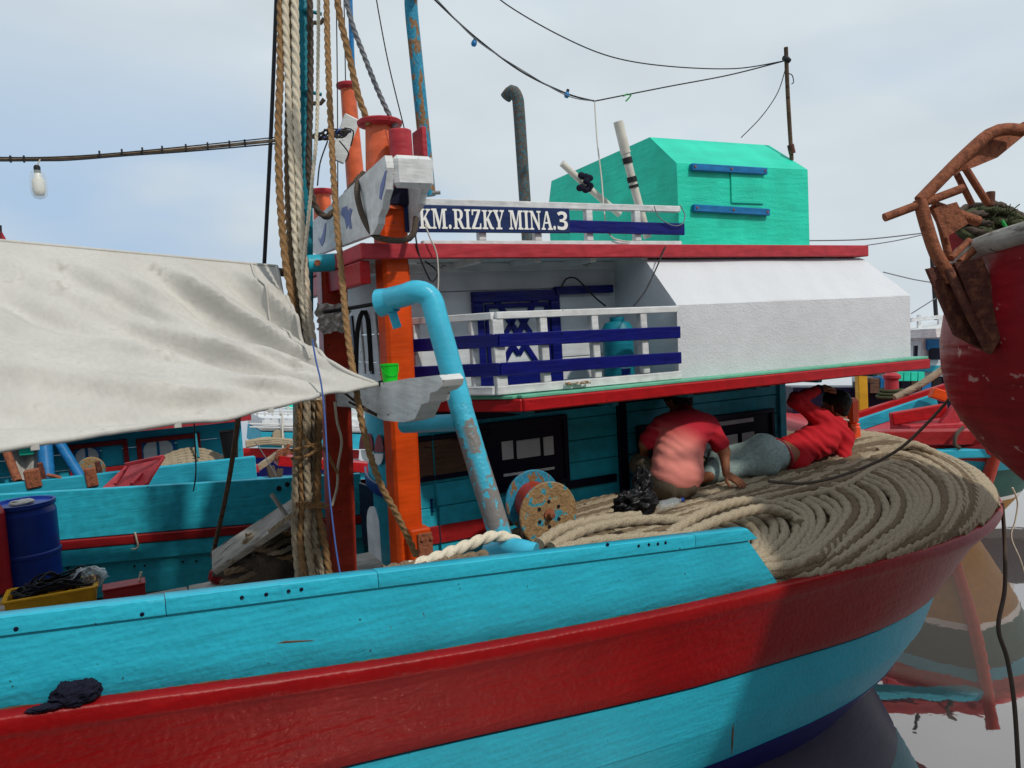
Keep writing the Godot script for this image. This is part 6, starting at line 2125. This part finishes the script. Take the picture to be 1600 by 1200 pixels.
func people():
	# ---------- seated, bent forward, leaning on one straight arm
	var bz_ := func(x: float, y: float, z: float) -> Vector3: return bz(x, y, z)
	var base := bz(1052, 768, -0.12)
	var o := thing("person", "person in a red-to-pink dyed T-shirt sitting hunched with back turned", "person", base)
	var pel := bz(1054, 747, -0.14)
	var wai := bz(1058, 712, -0.20)
	var che := bz(1070, 674, -0.30)
	var shL := bz(1031, 668, -0.33)
	var shR := bz(1108, 665, -0.30)
	var nek := bz(1070, 645, -0.42)
	var hed := bz(1062, 628, -0.52)
	var elL := bz(1008, 694, -0.36)
	var wrL := bz(1006, 722, -0.50)
	var elR := bz(1131, 705, -0.20)
	var wrR := bz(1135, 741, -0.13)
	var knL := bz(1000, 726, -0.46)
	var anL := bz(1030, 758, -0.52)
	var knR := bz(1100, 730, -0.52)
	var anR := bz(1060, 756, -0.54)
	var body := []
	body.append([pel + Vector3(-0.05, 0, 0), pel + Vector3(0.05, 0, 0), 0.11, 0.11])
	body.append([pel, wai, 0.11, 0.10])
	body.append([wai, che, 0.105, 0.12])
	body.append([shL.lerp(shR, 0.12), shR.lerp(shL, 0.12), 0.075, 0.075])
	body.append([che, nek, 0.08, 0.05])
	body.append([nek, hed, 0.05, 0.05])
	body.append([shL, elL, 0.052, 0.040]); body.append([elL, wrL, 0.038, 0.026])
	body.append([shR, elR, 0.052, 0.040]); body.append([elR, wrR, 0.038, 0.027])
	for e in [[-0.07, knL, anL], [0.07, knR, anR]]:
		body.append([pel + Vector3(e[0], -0.01, -0.03), e[1], 0.085, 0.058])
		body.append([e[1], e[2], 0.056, 0.036])
		body.append([e[2], e[2] + Vector3(0.0, -0.035, -0.10), 0.034, 0.026])
	var g := Geo.new()
	flesh(g, body, 0.012)
	var fin := []
	hand(fin, wrR, Vector3(0.15, -0.35, 0.9), Vector3(0.0, -0.9, -0.3), -1.0, 0.10)
	flesh(g, fin, 0.004)
	fin = []
	hand(fin, wrL, Vector3(0.5, -0.2, -0.4), Vector3(0.2, -0.9, 0), 1.0, 0.35)
	flesh(g, fin, 0.005)
	fin = []
	head(fin, hed, Vector3(-0.1, 0.75, -0.45), Vector3(-0.15, -0.5, -0.85))
	flesh(g, fin, 0.006)
	part("body", g, "skin", o)
	part("hair", hair_cap(hed, Vector3(-0.1, 0.75, -0.45), Vector3(-0.15, -0.5, -0.85)), "hair", o)
	var sh := []
	sh.append([pel.lerp(wai, 0.15) + Vector3(-0.045, 0, 0.01), pel.lerp(wai, 0.15) + Vector3(0.07, 0, 0.01), 0.132, 0.130])
	sh.append([pel.lerp(wai, 0.4), wai, 0.125, 0.122])
	sh.append([wai + Vector3(-0.04, 0, 0), che + Vector3(-0.05, 0, 0), 0.125, 0.135])
	sh.append([wai + Vector3(0.05, 0, 0), che + Vector3(0.05, 0, 0), 0.125, 0.135])
	sh.append([shL.lerp(shR, 0.10), shR.lerp(shL, 0.10), 0.090, 0.090])
	sh.append([che, nek, 0.09, 0.062])
	sh.append([shL, shL.lerp(elL, 0.78), 0.070, 0.064, 0.02])
	sh.append([shR, shR.lerp(elR, 0.72), 0.070, 0.066, 0.02])
	g = Geo.new()
	flesh(g, sh, 0.010, 0.07)
	creases(g, Vector3(0.45, 1.0, 0.2), 0.0055, 88.0, 4)
	# dip-dyed cloth: red above, pink below; sleeves all red
	var red := Color(0.46, 0.016, 0.035)
	var pink := Color(0.72, 0.24, 0.20)
	var axis := (che - pel).normalized()
	var len := (che - pel).length()
	for p in g.v:
		var t: float = (p - pel).dot(axis) / len
		var arm := 0.0
		for q in [[shL, elL], [shR, elR]]:
			var near := Geometry3D.get_closest_point_to_segment(p, q[0].lerp(q[1], 0.12), q[1])
			arm = max(arm, 1.0 - smoothstep(0.066, 0.085, near.distance_to(p)))
		var f: float = clamp(max(smoothstep(0.30, 0.95, t), arm), 0.0, 1.0)
		g.col.append(pink.lerp(red, f))
	part("shirt", g, "shirt_dye", o)
	var tr := []
	tr.append([pel + Vector3(-0.06, -0.03, 0), pel + Vector3(0.06, -0.03, 0), 0.118, 0.118])
	for e in [[-0.07, knL, anL], [0.07, knR, anR]]:
		tr.append([pel + Vector3(e[0], -0.01, -0.03), e[1], 0.098, 0.072])
		tr.append([e[1], e[1].lerp(e[2], 0.85), 0.07, 0.056])
	g = Geo.new()
	flesh(g, tr, 0.012)
	creases(g, Vector3(1, 0.4, 0.0), 0.005, 50.0, 8)
	part("trousers", g, "trousers", o)

	# ---------- reclining on one elbow, other hand on the head
	base = bz(1240, 742, -0.15)
	o = thing("person", "person in a long-sleeved red shirt and jeans reclining, hand on head", "person", base)
	pel = bz(1193, 713, -0.22)
	wai = bz(1236, 708, -0.24)
	che = bz(1283, 685, -0.26)
	shL = bz(1283, 655, -0.26)
	shR = bz(1316, 684, -0.24)
	nek = bz(1312, 657, -0.28)
	hed = bz(1306, 634, -0.30)
	elL = bz(1243, 625, -0.26)
	wrL = bz(1281, 608, -0.26)
	elR = bz(1318, 716, -0.18)
	wrR = bz(1290, 722, -0.42)
	knL = bz(1122, 716, -0.40)
	anL = bz(1108, 744, -0.24)
	knR = bz(1130, 736, -0.30)
	anR = bz(1094, 752, -0.36)
	var across := (shL - shR).normalized()
	body = []
	var hd := Vector3(0.05, 0.055, 0.0)
	body.append([pel + Vector3(0.0, 0.05, 0), pel + Vector3(0.0, -0.04, 0), 0.105, 0.105])
	body.append([pel, wai, 0.11, 0.10])
	body.append([wai, che, 0.10, 0.12])
	body.append([shL, shR, 0.07, 0.075])
	body.append([che, nek, 0.08, 0.05])
	body.append([nek, hed, 0.052, 0.05])
	body.append([shL, elL, 0.054, 0.042]); body.append([elL, wrL, 0.040, 0.026])
	body.append([shR, elR, 0.052, 0.042]); body.append([elR, wrR, 0.038, 0.027])
	body.append([pel + Vector3(0, 0.04, 0), knL, 0.085, 0.058]); body.append([knL, anL, 0.056, 0.036])
	body.append([pel + Vector3(0, -0.03, 0), knR, 0.085, 0.058]); body.append([knR, anR, 0.056, 0.036])
	body.append([anL, anL + Vector3(-0.08, -0.03, -0.03), 0.034, 0.026])
	body.append([anR, anR + Vector3(-0.08, -0.02, -0.03), 0.034, 0.026])
	g = Geo.new()
	flesh(g, body, 0.012)
	var hup := Vector3(-0.12, 0.97, 0.05)
	var hfw := Vector3(-0.35, 0.05, -0.93)
	fin = []
	hand(fin, wrL, Vector3(0.95, 0.10, 0.02), Vector3(0.15, -1.0, -0.25), -1.0, 0.42)
	flesh(g, fin, 0.004)
	fin = []
	hand(fin, wrR, Vector3(-0.5, -0.1, -0.8), Vector3(0, -1, 0), 1.0, 0.2)
	flesh(g, fin, 0.005)
	fin = []
	head(fin, hed, hup, hfw)
	flesh(g, fin, 0.006)
	part("body", g, "skin", o)
	part("hair", hair_cap(hed, hup, hfw), "hair", o)
	sh = []
	sh.append([wai + Vector3(-0.005, 0.035, 0.0), wai + Vector3(0.02, -0.06, 0.02), 0.098, 0.108])
	sh.append([wai.lerp(che, 0.15), che, 0.122, 0.138])
	sh.append([shL, shR, 0.084, 0.090])
	sh.append([che, nek, 0.09, 0.060])
	sh.append([shL, elL, 0.070, 0.054]); sh.append([elL, elL.lerp(wrL, 0.93), 0.053, 0.036])
	sh.append([shR, elR, 0.070, 0.058]); sh.append([elR, elR.lerp(wrR, 0.9), 0.054, 0.040])
	g = Geo.new()
	flesh(g, sh, 0.010)
	creases(g, Vector3(0.75, 0.85, 0.1), 0.0075, 80.0, 14)
	part("shirt", g, "shirt_red", o)
	tubed("collar", curve(PackedVector3Array([nek + Vector3(-0.05, 0.02, 0.03), nek + Vector3(-0.01, 0.012, 0.062), nek + Vector3(0.045, 0.0, 0.045)]), 0.01), 0.007, "cloth_grey", o, 8)
	tubed("cuff", PackedVector3Array([elL.lerp(wrL, 0.88), elL.lerp(wrL, 0.99)]), 0.039, "cloth_navy", o, 14)
	tr = []
	tr.append([pel + Vector3(0.0, 0.05, 0), pel + Vector3(0.0, -0.045, 0), 0.120, 0.120])
	tr.append([pel, pel.lerp(wai, 0.45), 0.122, 0.112])
	tr.append([pel + Vector3(0, 0.04, 0), knL, 0.10, 0.072]); tr.append([knL, knL.lerp(anL, 0.9), 0.07, 0.055])
	tr.append([pel + Vector3(0, -0.03, 0), knR, 0.10, 0.072]); tr.append([knR, knR.lerp(anR, 0.9), 0.07, 0.055])
	g = Geo.new()
	flesh(g, tr, 0.012)
	creases(g, Vector3(1, 0.5, 0.0), 0.005, 52.0, 18)
	part("jeans", g, "jeans_grey", o)
	tubed("waistband", curve(PackedVector3Array([pel.lerp(wai, 0.5) + Vector3(-0.03, 0.125, -0.02), pel.lerp(wai, 0.5) + Vector3(0.0, 0.10, 0.06), pel.lerp(wai, 0.5) + Vector3(0.03, 0.0, 0.112), pel.lerp(wai, 0.5) + Vector3(0.05, -0.08, 0.09)]), 0.02), 0.010, "red_faded", o, 8)
